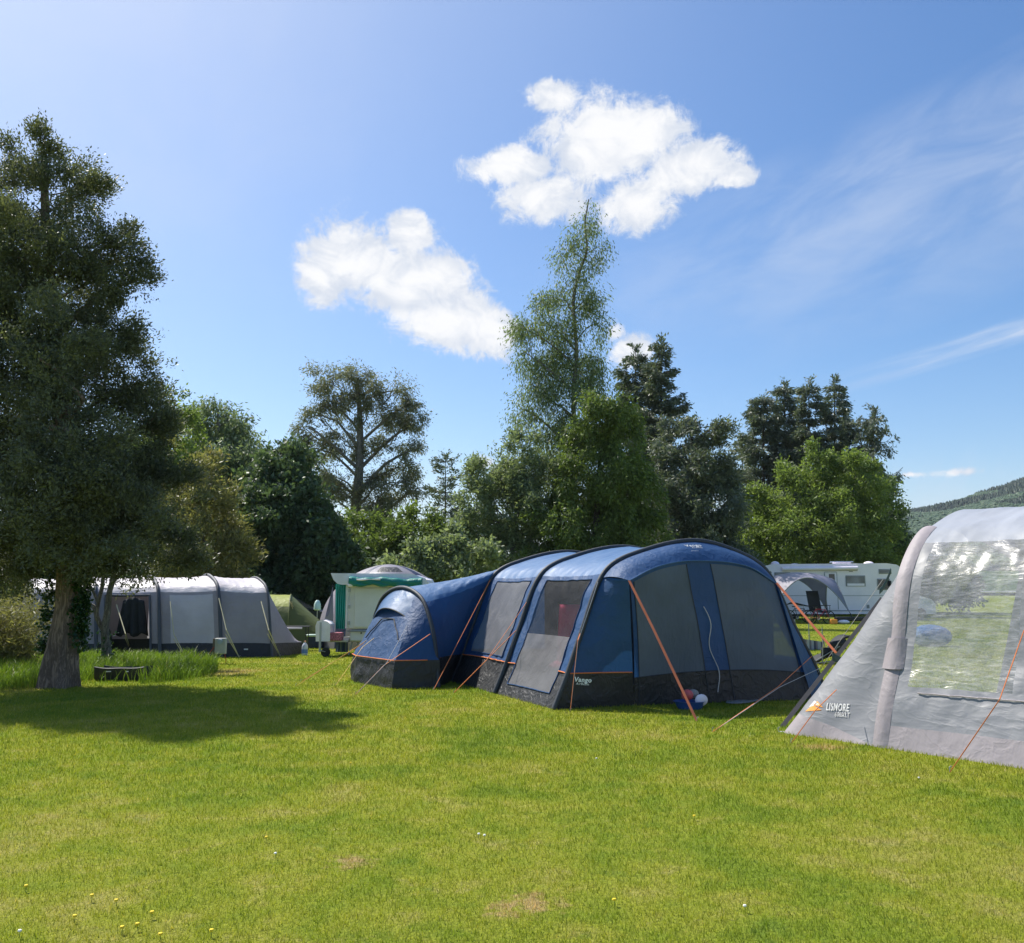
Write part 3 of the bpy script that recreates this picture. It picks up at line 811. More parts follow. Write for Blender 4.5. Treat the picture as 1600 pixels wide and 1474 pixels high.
tree('gum_tree', 'tall open crowned gum tree with russet tinted leaves and bare limbs against the sky', 62, (548, 945), [(548, 870), (556, 790), (562, 720), (562, 650), (558, 590)], 0.55,
     [(515, 595, 25, 22), (555, 592, 27, 22), (590, 605, 22, 22), (500, 630, 20, 22), (540, 640, 25, 20), (625, 610, 20, 20), (600, 650, 29, 20), (636, 640, 20, 22), (648, 665, 17, 18), (482, 670, 17, 18), (530, 680, 24, 18), (495, 705, 30, 15),
      (478, 720, 15, 12), (655, 700, 12, 17), (560, 700, 20, 17), (610, 695, 25, 13), (630, 730, 29, 13), (590, 745, 25, 15), (520, 745, 29, 17), (545, 775, 30, 22), (600, 780, 29, 15), (650, 765, 17, 8), (515, 775, 20, 17), (580, 800, 34, 17), (625, 755, 17, 10), (490, 650, 10, 10), (575, 625, 17, 12)],
     f_euc, bk_pale, 4.0, 12, 0.26, 0.07, 0.65, bias=(0, 0, -1), bw=0.5, seed=16, tw=0.5, shell=0.6, twigs=4, tuft=1.2, nper=12, group=LN)
tree('tree', 'low dark spreading tree under the tall gum tree', 52, (600, 950), [(600, 880), (605, 830)], 0.3,
     [(560, 835, 44, 22), (610, 830, 40, 24), (650, 820, 30, 26), (585, 870, 60, 30), (640, 865, 40, 28), (665, 850, 22, 24), (540, 875, 30, 30), (600, 905, 70, 24), (675, 885, 26, 20)],
     f_mid, bk_dark, 4.5, 12, 0.28, 0.10, 0.6, seed=17, group=LN)
spruce('pine_tree', 'small thin pine standing alone in the gap beside the gum tree', 78, 696, 712, 945, 30, f_spruce, bk_dark, seed=18, group=LN, power=0.5, nwh=20, ragged=0.4, dens=1.0, per=9, hang=0.0, droop=0.05)
tree('tree', 'distant dark treetop low in the gap left of the pale willow', 90, (700, 945), [(700, 900)], 0.3, [(690, 850, 30, 24), (715, 860, 26, 24), (670, 870, 30, 24), (700, 890, 50, 26)], f_mid, bk_dark, 2.2, 12, 0.42, 0.18, 0.9, seed=19, group=LN)
tree('laurel_bush', 'glossy pale green laurel bush behind the rear roof of the blue tent', 36, (690, 960), [(690, 900)], 0.1,
     [(685, 865, 28, 18), (710, 855, 26, 20), (700, 890, 44, 26), (740, 880, 36, 24), (665, 890, 20, 18), (640, 893, 34, 16), (610, 896, 30, 14)], f_willow, bk_dark, 8, 11, 0.22, 0.10, 0.4, seed=20, group='bushes behind the tents', cat='bush', limbs=False)
tree('willow_tree', 'pale silvery green willow left of the tall birch, its crown like a broad mound', 44, (800, 955), [(800, 880), (810, 800)], 0.25,
     [(770, 745, 30, 28), (815, 725, 34, 34), (745, 790, 24, 28), (790, 790, 52, 46), (840, 760, 36, 50), (830, 830, 50, 50), (765, 840, 40, 40), (800, 870, 70, 34), (738, 760, 8, 22), (730, 850, 22, 30)],
     f_willow, bk_pale, 6.5, 13, 0.22, 0.075, 0.5, bias=(0, 0, 1), bw=0.35, seed=22, group=LN)
tree('birch_tree', 'very tall slender birch with drooping sprays rising above all other trees', 46, (893, 955), [(893, 850), (890, 740), (897, 680), (896, 610), (901, 550), (896, 470), (904, 430), (917, 390), (914, 350), (920, 312)], 0.17,
     [(920, 318, 5, 7), (915, 345, 14, 14), (932, 350, 8, 14), (938, 385, 9, 20), (905, 375, 18, 18), (885, 390, 16, 20), (925, 410, 16, 12), (893, 425, 16, 18), (875, 455, 26, 16), (850, 465, 20, 14), (930, 465, 16, 20), (845, 505, 34, 14), (815, 512, 18, 16), (890, 500, 26, 18), (935, 505, 16, 20),
      (820, 550, 22, 20), (860, 550, 28, 20), (905, 550, 26, 24), (938, 560, 14, 22), (845, 580, 26, 18), (880, 600, 30, 24), (925, 610, 26, 26), (850, 630, 24, 14), (815, 640, 18, 16), (905, 660, 30, 28), (870, 660, 28, 22), (860, 695, 38, 30), (830, 605, 22, 14), (905, 700, 34, 30), (870, 740, 34, 34), (885, 560, 24, 22), (880, 520, 22, 20), (912, 455, 18, 18), (905, 590, 30, 22)],
     f_birch, bk_pale, 4.4, 13, 0.20, 0.055, 0.9, bias=(0, 0, -1), bw=0.8, seed=23, tw=0.35, shell=0.6, twigs=3, tuft=1.3, nper=8, group=LN)
tree('birch_tree', 'lower full leafy birch hiding the foot of the tall slender one', 43, (930, 955), [(930, 860), (935, 760), (940, 680)], 0.25,
     [(945, 640, 34, 32), (965, 670, 30, 40), (920, 690, 34, 40), (960, 730, 50, 46), (900, 750, 36, 44), (985, 770, 36, 50), (935, 800, 60, 50), (880, 820, 40, 44), (1000, 830, 34, 34), (950, 860, 80, 34), (870, 870, 50, 24), (990, 720, 22, 26)],
     f_mid, bk_dark, 6.5, 13, 0.22, 0.08, 0.6, bias=(0, 0, -1), bw=0.6, seed=24, tw=0.45, group=LN)
spruce('spruce_tree', 'tall dark spruce with a pointed leader right of the birch', 58, 1033, 526, 950, 98, f_spruce, bk_dark, seed=25, group=LN, nwh=24, power=1.0, ragged=0.3, droop=0.1, dens=2.0)
spruce('spruce_tree', 'blunt topped spruce between the birch and the pointed spruce', 60, 993, 545, 950, 78, f_spruce, bk_dark, seed=26, group=LN, nwh=23, power=0.7, ragged=0.28, droop=0.1, dens=2.0)
tree('pine_tree', 'broad dark pine with a long branch reaching right towards the gap', 52, (1090, 950), [(1090, 850), (1088, 760), (1080, 680)], 0.35,
     [(1060, 690, 36, 26), (1100, 672, 34, 12), (1125, 664, 16, 6), (1080, 730, 44, 30), (1115, 740, 30, 34), (1050, 770, 44, 40), (1105, 790, 42, 40), (1080, 840, 60, 40), (1130, 830, 26, 36), (1040, 830, 40, 40), (1100, 880, 60, 24), (1135, 790, 14, 26)],
     f_spruce, bk_dark, 5.5, 12, 0.28, 0.09, 0.6, bias=(0, 0, -0.3), bw=0.3, seed=27, ystretch=1.0, group=LN)
spruce('spruce_tree', 'dark spruce at the left of the far group with branches sweeping towards the gap', 76, 1193, 616, 945, 66, f_spruce, bk_dark, seed=28, group=LN, nwh=23, power=0.72, ragged=0.3, droop=0.1, dens=2.0)
spruce('spruce_tree', 'dense round topped spruce second from the left of the far group', 78, 1226, 600, 945, 52, f_spruce, bk_dark, seed=29, group=LN, nwh=23, power=0.7, ragged=0.28, droop=0.1, dens=2.0)
spruce('spruce_tree', 'slender peaked spruce in the middle of the far group', 74, 1264, 596, 945, 60, f_spruce, bk_dark, seed=30, group=LN, nwh=23, power=0.9, ragged=0.3, droop=0.12, dens=2.0)
spruce('spruce_tree', 'thin tipped tall spruce right of the middle of the far group', 75, 1304, 594, 945, 62, f_spruce, bk_dark, seed=33, group=LN, nwh=23, power=1.0, ragged=0.35, droop=0.12, dens=2.0)
spruce('spruce_tree', 'short spruce filling in behind the bright green tree', 72, 1325, 652, 945, 34, f_spruce, bk_dark, seed=34, group=LN, nwh=24, power=0.5, ragged=0.3)
spruce('cypress_tree', 'sparse weeping conifer with hanging branches at the right end of the far group', 70, 1365, 640, 945, 34, f_spruce, bk_dark, seed=35, group=LN, nwh=22, power=0.28, ragged=0.55, droop=0.45, hang=1.6, dens=0.8)
spruce('spruce_tree', 'half bare spruce with brown dead twigs in the gap between the two dark groups', 84, 1160, 690, 945, 24, f_euc, bk_dark, seed=36, group=LN, nwh=18, power=0.3, ragged=0.6, dens=0.7)
tree('tree', 'bright green leafy tree in front of the far spruces above the motorhome', 62, (1280, 950), [(1280, 860), (1280, 780)], 0.3,
     [(1278, 712, 26, 16), (1244, 742, 24, 22), (1312, 735, 32, 26), (1196, 786, 30, 24), (1260, 775, 50, 40), (1330, 770, 44, 40), (1190, 820, 44, 34), (1250, 830, 60, 44), (1320, 830, 60, 44), (1370, 800, 24, 40), (1200, 865, 60, 28), (1290, 875, 80, 26), (1370, 860, 36, 34), (1345, 735, 18, 22)],
     f_bright, bk_dark, 3.4, 13, 0.26, 0.10, 0.6, seed=37, group=LN)
tree('tree', 'dark narrow tree at the right end of the line beside the hill', 66, (1395, 950), [(1395, 860), (1392, 800)], 0.25,
     [(1390, 790, 16, 30), (1400, 840, 22, 34), (1375, 830, 24, 40), (1410, 870, 20, 24), (1385, 880, 44, 22), (1395, 750, 8, 12)],
     f_dark, bk_dark, 4.2, 12, 0.26, 0.10, 0.6, seed=38, group=LN)
for i, (px, py, rx, ry, Yd, mt, lb) in enumerate([(1040, 900, 60, 20, 50, f_dark, 'dark undergrowth bush under the broad pine'), (1150, 900, 60, 22, 55, f_mid, 'mid green bush left of the motorhome roof'),
        (560, 925, 60, 22, 48, f_mid, 'green bush behind the teal trailer tent'), (1260, 915, 90, 18, 66, f_mid, 'low green bush behind the motorhome'), (1430, 905, 80, 22, 70, f_dark, 'dark bush behind the cab of the motorhome'),
        (140, 930, 90, 40, 36, f_dark, 'dark bush behind the left end of the grey and white tent'), (860, 905, 70, 24, 50, f_dark, 'dark bush behind the middle of the blue tent roof'), (330, 930, 80, 30, 38, f_dark, 'dark bush behind the roof of the grey and white tent')]):
    tree('bush', lb, Yd, (px, 950), [(px, py)], 0.08, [(px - rx * 0.5, py, rx * 0.6, ry), (px + rx * 0.4, py, rx * 0.7, ry * 0.9), (px, py + 8, rx, ry)], mt, bk_dark, 4.5 * (45 / Yd) ** 0.5, 12, 0.005 * Yd, 0.0022 * Yd, 0.5, seed=60 + i, group='bushes behind the tents', cat='bush', limbs=False)

# --- far wooded hill on the right
def hill_z(x, y):
    rr = (x - 1150) / 760.0; top = 203 * math.exp(-rr * rr)
    yy = (y - 1150) / 520.0
    return top * math.exp(-yy * yy) * (1 + 0.10 * mnoise.noise(Vector((x / 160, y / 160, 0))) + 0.04 * mnoise.noise(Vector((x / 50, y / 50, 3)))) - 3
hm = MB(); hx = np.linspace(-400, 2300, 80); hy = np.linspace(380, 2000, 60)
hm.grid([[Vector((x, y, hill_z(x, y))) for x in hx] for y in hy])
struct(hm.build('hill', paint('hill_ground', (0.05, 0.09, 0.03), 0.9, 0.1, vscale=0.02, var=0.4), None))
rng = np.random.default_rng(77)
Cs, Ds, Ts = [], [], []
while len(Cs) < 26000:
    x, y = rng.uniform(150, 1400), rng.uniform(450, 1200)
    r = x / y
    if r < 0.36 or r > 0.75: continue
    z = hill_z(x, y)
    if z < 15: continue
    con = mnoise.noise(Vector((x / 90, y / 90, 9))) > -0.05
    h = rng.uniform(5.5, 10) if con else rng.uniform(5, 8)
    Cs.append((x, y, z, h, con)); 
V = []; F = []; T = []
for (x, y, z, h, con) in Cs:
    o = len(V); w = h * (0.26 if con else 0.5); ti = (rng.uniform(0.05, 0.5) if con else rng.uniform(0.5, 1.0))
    prof = ((0.55, 0.15), (1.0, 0.25), (0.62, 0.6), (0.0, 1.0)) if con else ((0.6, 0.15), (1.0, 0.45), (0.8, 0.8), (0.0, 1.0))
    ph = rng.random() * 6.28
    for (a, b) in prof[:3]:
        for k in range(6):
            t_ = ph + k * math.pi / 3; q = a * w * rng.uniform(0.75, 1.2)
            V.append((x + math.cos(t_) * q, y + math.sin(t_) * q, z + b * h * rng.uniform(0.92, 1.08))); T.append(np.clip(ti + rng.uniform(-0.15, 0.15), 0, 1))
    V.append((x, y, z + h)); T.append(ti)
    for l in range(2):
        for k in range(6):
            k2 = (k + 1) % 6; a0, a1, b0, b1 = o + l * 6 + k, o + l * 6 + k2, o + (l + 1) * 6 + k, o + (l + 1) * 6 + k2
            F.append((a0, a1, b1)); F.append((a0, b1, b0))
    for k in range(6): F.append((o + 12 + k, o + 12 + (k + 1) % 6, o + 18))
wd = np_mesh('hillside_wood', np.array(V), np.array(F), foliage_mat('hill_wood_leaf', (0.018, 0.038, 0.026), (0.058, 0.10, 0.040), 0.1), tint=np.array(T))
tag(wd, kind='stuff')

# ================================================================== TENTS
def frame(O, vdir, udir):
    O = Vector((O[0], O[1], 0)); v = Vector((vdir[0], vdir[1], 0)); u = Vector((udir[0], udir[1], 0))
    return lambda vv, uu, z: O + v * vv + u * uu + Vector((0, 0, z))
def beam(name, curve, r, mat, root): return MB().tube(curve, r, 10).build(name, mat, root)
def crumple(P, amp, seed, f=3.0, keep_edge=True):
    n, m = len(P), len(P[0]); out = []
    for i in range(n):
        row = []
        for j in range(m):
            p = P[i][j]
            a = P[min(i + 1, n - 1)][j] - P[max(i - 1, 0)][j]; b = P[i][min(j + 1, m - 1)] - P[i][max(j - 1, 0)]
            nn = a.cross(b); nn = nn.normalized() if nn.length > 1e-9 else Vector((0, 0, 1))
            q = p * f + Vector((seed, seed * 2, 0))
            w = mnoise.noise(q) + 0.6 * (0.4 - abs(mnoise.noise(q * 2.6)))
            e = 1.0
            if keep_edge: e = min(1.0, 5.0 * min(i, n - 1 - i) / n, 5.0 * min(j, m - 1 - j) / m)
            row.append(p + nn * w * amp * e)
        out.append(row)
    return out
def ruled(A, B, n):
    return [[a.lerp(b, i / n) for i in range(n + 1)] for a, b in zip(A, B)]
def guy(root, mat, pts, r=0.004, name='guy_line', w=None):
    if w:
        mb = MB()
        for a, b in zip(pts[:-1], pts[1:]): mb.strap(a, b, w, 0.004, side=(1, 0.2, 0))
        return mb.build(name, mat, root, smooth=False)
    return MB().tube(pts, r, 5).build(name, mat, root)
peg_m = paint('peg_steel', (0.5, 0.5, 0.5), 0.35, metal=0.9)
def peg(root, p):
    p = Vector(p); d = Vector((0.05, 0.03, 0))
    return MB().tube([p - Vector((0, 0, 0.05)), p + Vector((0, 0, 0.045)), p + Vector((0.015, 0, 0.055)), p + Vector((0.02, 0, 0.04))], 0.004, 6).build('peg', peg_m, root)

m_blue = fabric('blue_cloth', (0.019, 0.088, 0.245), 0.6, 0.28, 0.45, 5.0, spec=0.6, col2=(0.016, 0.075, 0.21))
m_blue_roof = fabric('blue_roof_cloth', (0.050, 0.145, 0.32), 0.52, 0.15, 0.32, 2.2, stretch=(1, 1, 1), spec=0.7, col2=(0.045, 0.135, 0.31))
m_skirt = fabric('charcoal_cloth', (0.028, 0.030, 0.034), 0.5, 0.08, 0.7, 6.0)
m_tube = paint('beam_cover', (0.035, 0.042, 0.055), 0.6, bump=0.2)
m_mesh = fabric('grey_mesh', (0.20, 0.25, 0.31), 0.6, 0.4, 0.9, 4.0, alpha=0.86, spec=0.3, stretch=(1, 1, 0.5))
m_mesh_pale = fabric('pale_mesh', (0.32, 0.32, 0.34), 0.55, 0.35, 0.3, 5.0, alpha=0.72, spec=0.3)
m_mesh_dark = fabric('dark_mesh', (0.12, 0.125, 0.135), 0.5, 0.35, 0.3, 5.0, alpha=0.36, spec=0.4)
m_dkfilm = film('smoked_film', (0.34, 0.37, 0.42), 0.10, 0.16, 4.5, 0.5, gloss=0.25)
m_orange = paint('orange_cord', (0.72, 0.20, 0.05), 0.6)
m_orange_web = paint('orange_webbing', (0.80, 0.22, 0.09), 0.6)
m_yelcord = paint('yellow_cord', (0.72, 0.42, 0.06), 0.6)
m_zip = paint('zip', (0.45, 0.45, 0.47), 0.5)
m_white_print = paint('white_print', (0.75, 0.78, 0.8), 0.6, var=0.03)

# ------------------------------------------------ the blue tent
FB = frame((0.60, 12.60), (0.909, 0.417), (-0.40, 0.917))
bt = thing('tent', 'large blue inflatable tunnel tent with black skirt, dark tubes and grey mesh front', 'tent', FB(2.4, 2.0, 0))
SEC = [(-0.02, 0.0), (0.20, 0.48), (0.42, 1.02), (0.80, 1.86), (1.30, 2.14), (2.40, 2.36), (3.38, 2.14), (3.80, 1.86), (4.28, 1.02), (4.62, 0.48), (4.85, 0.0)]
SEG = [8, 8, 12, 6, 8, 8, 6, 12, 8, 8]
RI = np.cumsum([0] + SEG)            # row index of every control point
def sec(u, sv=1.0, sz=1.0): return catmull([FB(2.4 + (v - 2.4) * sv, u, z * sz) for v, z in SEC], SEG)
A = [sec(0), sec(2.12), sec(4.2)]
axc = lambda u: FB(2.4, u, 0.9)
for k in range(2):
    P = loft(A[k], A[k + 1], 44, (axc(k * 2.1), axc((k + 1) * 2.1)), 0.05, 0.035, 3.0 + k * 7, 4.0, 9.0)
    iw0, iw1 = (7, 38)
    def rule(i, j, k=k):
        near = j < RI[5]
        jj = j if near else RI[-1] - 1 - j
        if iw0 <= i < iw1:
            if k == 0 and near:
                if RI[2] - 1 <= jj < RI[3] - 1: return 'window'
                if 3 <= jj < RI[2] - 1: return 'lower_panel'
            elif RI[1] + 1 <= jj < RI[3] - 1: return 'mesh_window' if near else 'window'
        if jj < RI[1]: return 'skirt'
        if jj >= RI[3]: return 'roof'
        return 'wall'
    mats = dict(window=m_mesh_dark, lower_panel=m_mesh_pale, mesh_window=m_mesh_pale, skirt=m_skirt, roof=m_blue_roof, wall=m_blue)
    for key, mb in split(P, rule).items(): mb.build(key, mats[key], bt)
    ja, jb = RI[1] + 1 if k else 3, RI[3] - 1
    brd = [P[iw0][j] for j in range(ja, jb + 1)] + [P[i][jb] for i in range(iw0, iw1 + 1)] + [P[iw1][j] for j in range(jb, ja - 1, -1)] + [P[i][ja] for i in range(iw1, iw0 - 1, -1)]
    MB().tube([p + Vector((-0.008, -0.01, 0)) for p in brd], 0.009, 5).build('window_binding', m_blue, bt)
    # orange piping along the top of the skirt
    for i0, i1 in ((0, iw0 if k == 0 else 44), (iw1 if k == 0 else 44, 44)):
        if i1 > i0: MB().tube([P[i][RI[1]] + Vector((-0.012, -0.02, 0)) for i in range(i0, i1 + 1)], 0.009, 6).build('piping', m_orange, bt)
for k in range(3):
    beam('air_beam', [p + Vector((-0.01, -0.012, 0.012)) for p in A[k]], 0.042 if k else 0.036, m_tube, bt)
# rear sleeping pod turning away to the left
def pod_pt(s, h): return Vector((-1.22 + (-2.80 + 1.22) * s, 15.45 + (17.7 - 15.45) * s, h))
PS = [(0.0, 0.0), (0.03, 0.48), (0.08, 0.95), (0.20, 1.42), (0.33, 1.60), (0.5, 1.67), (0.67, 1.60), (0.80, 1.42), (0.92, 0.95), (0.97, 0.48), (1.0, 0.0)]
A4 = catmull([pod_pt(s, z) for s, z in PS], SEG)
P = loft(A[2], A4, 40, (axc(4.2), pod_pt(0.5, 0.6)), 0.06, 0.03, 21.0, 4.0, 8.0)
def rule(i, j):
    jj = min(j, RI[-1] - 1 - j)
    return 'skirt' if jj < RI[1] else ('roof' if jj >= RI[3] else 'wall')
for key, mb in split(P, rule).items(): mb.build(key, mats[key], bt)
MB().tube([P[i][RI[1]] + Vector((-0.02, -0.02, 0)) for i in range(41)], 0.009, 6).build('piping', m_orange, bt)
beam('air_beam', [p + Vector((-0.015, -0.01, 0.01)) for p in A4], 0.035, m_tube, bt)
# pod end: visor, rounded end wall down to the ground
Cn = G(612, 1077); Cf = G(553, 1066); Cb = Vector((-2.98, 16.9, 0))
base = []
for (pa, pb, n_) in ((pod_pt(0, 0), Cn, 8), (Cn, Cf, 12), (Cf, Cb, 8), (Cb, pod_pt(1, 0), 8)): base += [pa.lerp(pb, i / n_) for i in range(n_)]
base.append(pod_pt(1, 0))
topv = []
for i, b in enumerate(base):
    ka, kb, kc = RI[1], RI[3] + 2, RI[7]
    r_ = ka + (kb - ka) * i / 8 if i <= 8 else (kb + (kc - kb) * (i - 8) / 12 if i <= 20 else kc + (RI[9] - kc) * (i - 20) / 16)
    a = A4[int(round(r_))]
    topv.append(a)
mid = []
for a, b in zip(topv, base):
    m_ = a.lerp(b, 0.5); m_.z = 0.48 + 0.0 * a.z; t_ = (a.z - 0.48) / max(a.z, 0.01)
    q = b.lerp(a, 0.10); mid.append(Vector((q.x, q.y, 0.46)))
Pw = []
for a, m_, b in zip(topv, mid, base):
    row = []
    for q in range(21):
        s = q / 20; p = a.lerp(m_, s); bul = math.sin(math.pi * s) * 0.02 * min(1.0, max(0.0, (a.z - 0.5)))
        o = Vector((-0.72, -0.69, 0)); row.append(p + o * bul + Vector((0, 0, 0.12 * bul)))
    Pw.append(row)
crumple(Pw, 0.03, 4.0, 3.0)
MB().grid(crumple(Pw, 0.02, 4.0, 3.0)).build('pod_wall', m_blue, bt)
MB().grid(crumple(ruled(mid, base, 8), 0.04, 9.0, 5.0)).build('skirt', m_skirt, bt)
MB().tube([p + Vector((-0.02, -0.02, 0)) for p in mid[2:-4]], 0.009, 6).build('piping', m_orange, bt)
MB().tube([Pw[i][int(9 + 8 * ((i - 14) / 6) ** 2)] + Vector((-0.02, -0.02, 0)) for i in range(9, 20)], 0.012, 6).build('window_arch', m_tube, bt)
# visor over the pod window
va = [A4[i] for i in range(RI[3], RI[7] + 1)]
vis = []
for i, a in enumerate(va):
    s = i / (len(va) - 1); out = 0.20 + 0.16 * math.sin(math.pi * s)
    vis.append(a + Vector((-0.72, -0.69, 0)) * out + Vector((0, 0, -0.36 - 0.06 * (1 - math.sin(math.pi * s)))))
MB().grid(crumple(ruled(va, vis, 8), 0.012, 2.0, 5.0)).build('visor', m_blue_roof, bt)
MB().tube(vis, 0.012, 6).build('visor_edge', m_tube, bt)
# porch front: canopy over a five-sided bay
cor_l = W(983, 907, 12.46); cor_r = FB(3.72, -0.24, 1.74)
can_mid = FB(2.42, -0.42, 2.06)
cl_pts = catmull([cor_l, FB(1.40, -0.47, 1.96), FB(2.02, -0.45, 2.055), FB(3.0, -0.40, 2.0), cor_r], [8, 9, 10, 9])
arch = A[0][RI[3] - 1:RI[7] + 2]
def resample(c, n):
    L = [0.0]
    for a, b in zip(c[:-1], c[1:]): L.append(L[-1] + (b - a).length)
    out = []
    for i in range(n):
        t_ = L[-1] * i / (n - 1); j = 0
        while j < len(L) - 2 and L[j + 1] < t_: j += 1
        f_ = (t_ - L[j]) / max(1e-9, L[j + 1] - L[j]); out.append(c[j].lerp(c[j + 1], f_))
    return out
canf = resample(arch, 37)
cp = ruled(canf, cl_pts, 10)
cp = [[p + Vector((-0.05, -0.12, 0.05)) * math.sin(math.pi * j / 10) * 0.6 for j, p in enumerate(r)] for r in cp]
MB().grid(crumple(cp, 0.012, 6.0, 3.0)).build('canopy', m_blue, bt)
MB().tube([p + Vector((0, 0, -0.006)) for p in cl_pts], 0.010, 6).build('canopy_edge', m_blue_roof, bt)
b0, b1, b2, b3, b4, b5 = FB(-0.02, 0, 0), G(939, 1105), G(991, 1103), G(1133, 1098), FB(4.02, -0.60, 0), FB(4.80, 0, 0)
# front wall between the canopy edge and the ground
top_in = [p + Vector((0.02, 0.05, 0.0)) for p in cl_pts]
half = 18
front = []
basef = [b2.lerp(b3, i / 18) for i in range(18)] + [b3.lerp(b4, i / 18) for i in range(19)]
for i in range(37):
    a, b = top_in[i], basef[i]; row = []
    for q in range(41):
        s = q / 40; p = a.lerp(b, s); row.append(p + Vector((0.03, 0.06, 0)) * math.sin(math.pi * s))
    front.append(row)
front = crumple(front, 0.018, 12.0, 2.2)
zi = 31
def rule(i, j):
    if j >= zi: return 'skirt'
    if 15 <= i < 20: return 'door_strip'
    if i < 1 or i >= 35 or j < 1: return 'wall'
    return 'mesh_panel_l' if i < 15 else 'mesh_panel_r'
for key, mb in split(front, rule).items():
    mb.build(key.replace('_l', '').replace('_r', '') if 'mesh_panel' in key else key, m_mesh if 'mesh' in key else (m_skirt if key == 'skirt' else m_blue), bt)
zp = [front[17][j] + Vector((0.04 * math.sin(j * 0.45) + 0.02, -0.02, 0)) for j in range(13, 38)]
MB().tube(zp, 0.007, 5).build('zip', m_zip, bt)
for i_ in (1, 15, 20, 35): MB().tube([front[i_][j] + Vector((0, -0.008, 0)) for j in range(1, 41)], 0.006, 5).build('seam', m_tube, bt)
MB().tube([front[i_][zi] + Vector((0, -0.01, 0)) for i_ in range(37)], 0.006, 5).build('seam', m_tube, bt)
# side wall left of the bay, with a crease at b1
legl = resample([p for p in A[0][:RI[3]]][::-1], 31)
crease_top = legl[0].lerp(cor_l, 0.45) + Vector((-0.02, -0.02, -0.02)); crease = resample([crease_top, crease_top.lerp(b1, 0.5) + Vector((-0.01, -0.01, 0)), b1], 31)
edge_ = resample([cor_l, b2], 31)
def z_split(L, R, n, seed, nm):
    """wall between two down-running edges, blue above z=.48 and charcoal below"""
    def cut(c):
        j = next((i for i in range(len(c) - 1) if c[i + 1].z < 0.48), len(c) - 2)
        a, b = c[j], c[j + 1]; f_ = (a.z - 0.48) / max(1e-6, a.z - b.z); m_ = a.lerp(b, max(0, min(1, f_)))
        return resample(c[:j + 1] + [m_], 22), resample([m_] + c[j + 1:], 9)
    lu, ll_ = cut(L); ru, rl = cut(R)
    MB().grid(crumple(ruled(lu, ru, n), 0.022, seed, 4.0)).build('wall', m_blue, bt)
    MB().grid(crumple(ruled(ll_, rl, n), 0.022, seed + 3, 5.0)).build('skirt', m_skirt, bt)
    MB().tube([lu[-1].lerp(ru[-1], i / 6) + Vector((-0.01, -0.02, 0)) for i in range(7)], 0.009, 6).build('piping', m_orange, bt)
    return ll_, rl
la, lb = z_split(legl, crease, 8, 31.0, 'l')
z_split(crease, edge_, 8, 37.0, 'm')
legr = resample([p for p in A[0][RI[7]:]], 31); edger = resample([cor_r, b4], 31)
MB().grid(crumple(ruled(edger, legr, 10), 0.02, 41.0, 4.0)).build('wall', m_blue, bt)
# lower edge of the roof over the crease panel
MB().grid([[legl[0].lerp(cor_l, i / 6) + Vector((0, 0, 0.01)) , crease_top.lerp(cor_l, i / 6)] for i in range(7)]).build('gusset', m_blue_roof, bt)
# inside: dark inner door curtain across the middle, groundsheet
m_inner = fabric('inner_curtain', (0.10, 0.11, 0.125), 0.8, 0.3, 0.4, 3.0)
inn = [[FB(0.9 + 3.0 * i / 12, 2.2, 0.02 + 1.9 * j / 8) for j in range(9)] for i in range(13)]
MB().grid(crumple(inn, 0.04, 50.0, 2.0)).build('inner_curtain', m_inner, bt)
inn = [[FB(4.0, 0.2 + 3.8 * i / 12, 0.02 + 1.6 * j / 8) for j in range(9)] for i in range(13)]
MB().grid(crumple(inn, 0.04, 52.0, 2.0)).build('inner_curtain', m_inner, bt)
MB().grid([[FB(0.2 + 4.4 * i, 0.1 + 4.0 * j, 0.012) for j in range(2)] for i in range(2)]).build('groundsheet', m_skirt, bt)
# logos
M_ = face_matrix(W(1067, 859.5, 13.05), W(1095, 859.8, 13.15), W(1067, 850, 13.2)); 
pz = cp[17][4]
fx = (cp[22][4] - cp[14][4]).normalized(); fu = (cp[18][2] - cp[18][6]).normalized()
o_ = cp[17][4] + fx * (-0.02)
nrm = fx.cross(fu).normalized()
if nrm.y > 0: nrm = -nrm
def on_can(du, dv): return o_ + fx * du + fu * dv + nrm * 0.03
tv1 = text_mesh('Vango', 0.105, face_matrix(on_can(0, 0.0), on_can(1, 0.0), on_can(0, 1)), m_white_print, 'logo_lettering', bt, shear=0.15, bold=0.003)
tv2 = text_mesh('AirBeam', 0.05, face_matrix(on_can(0.10, -0.06), on_can(1, -0.06), on_can(0.10, 1)), m_white_print, 'logo_lettering', bt, shear=0.15)
tv3 = text_mesh('AIRAWAY', 0.028, face_matrix(on_can(0.07, -0.145), on_can(1, -0.145), on_can(0.07, 1)), m_white_print, 'logo_lettering', bt)
for o_t in (tv1, tv2, tv3): drape(o_t, crumple(cp, 0.012, 6.0, 3.0), -nrm, 0.006)
o2 = W(897, 1065, 12.38); 
M2 = face_matrix(o2, W(930, 1067, 12.33), o2 + Vector((0, 0.06, 1)))
text_mesh('Vango', 0.085, M2, m_white_print, 'logo_lettering', bt, shear=0.15, bold=0.003)
o3 = W(900, 1070, 12.38); text_mesh('AirBeam', 0.045, face_matrix(o3, W(930, 1072, 12.33), o3 + Vector((0, 0.06, 1))), m_white_print, 'logo_lettering', bt, shear=0.15)
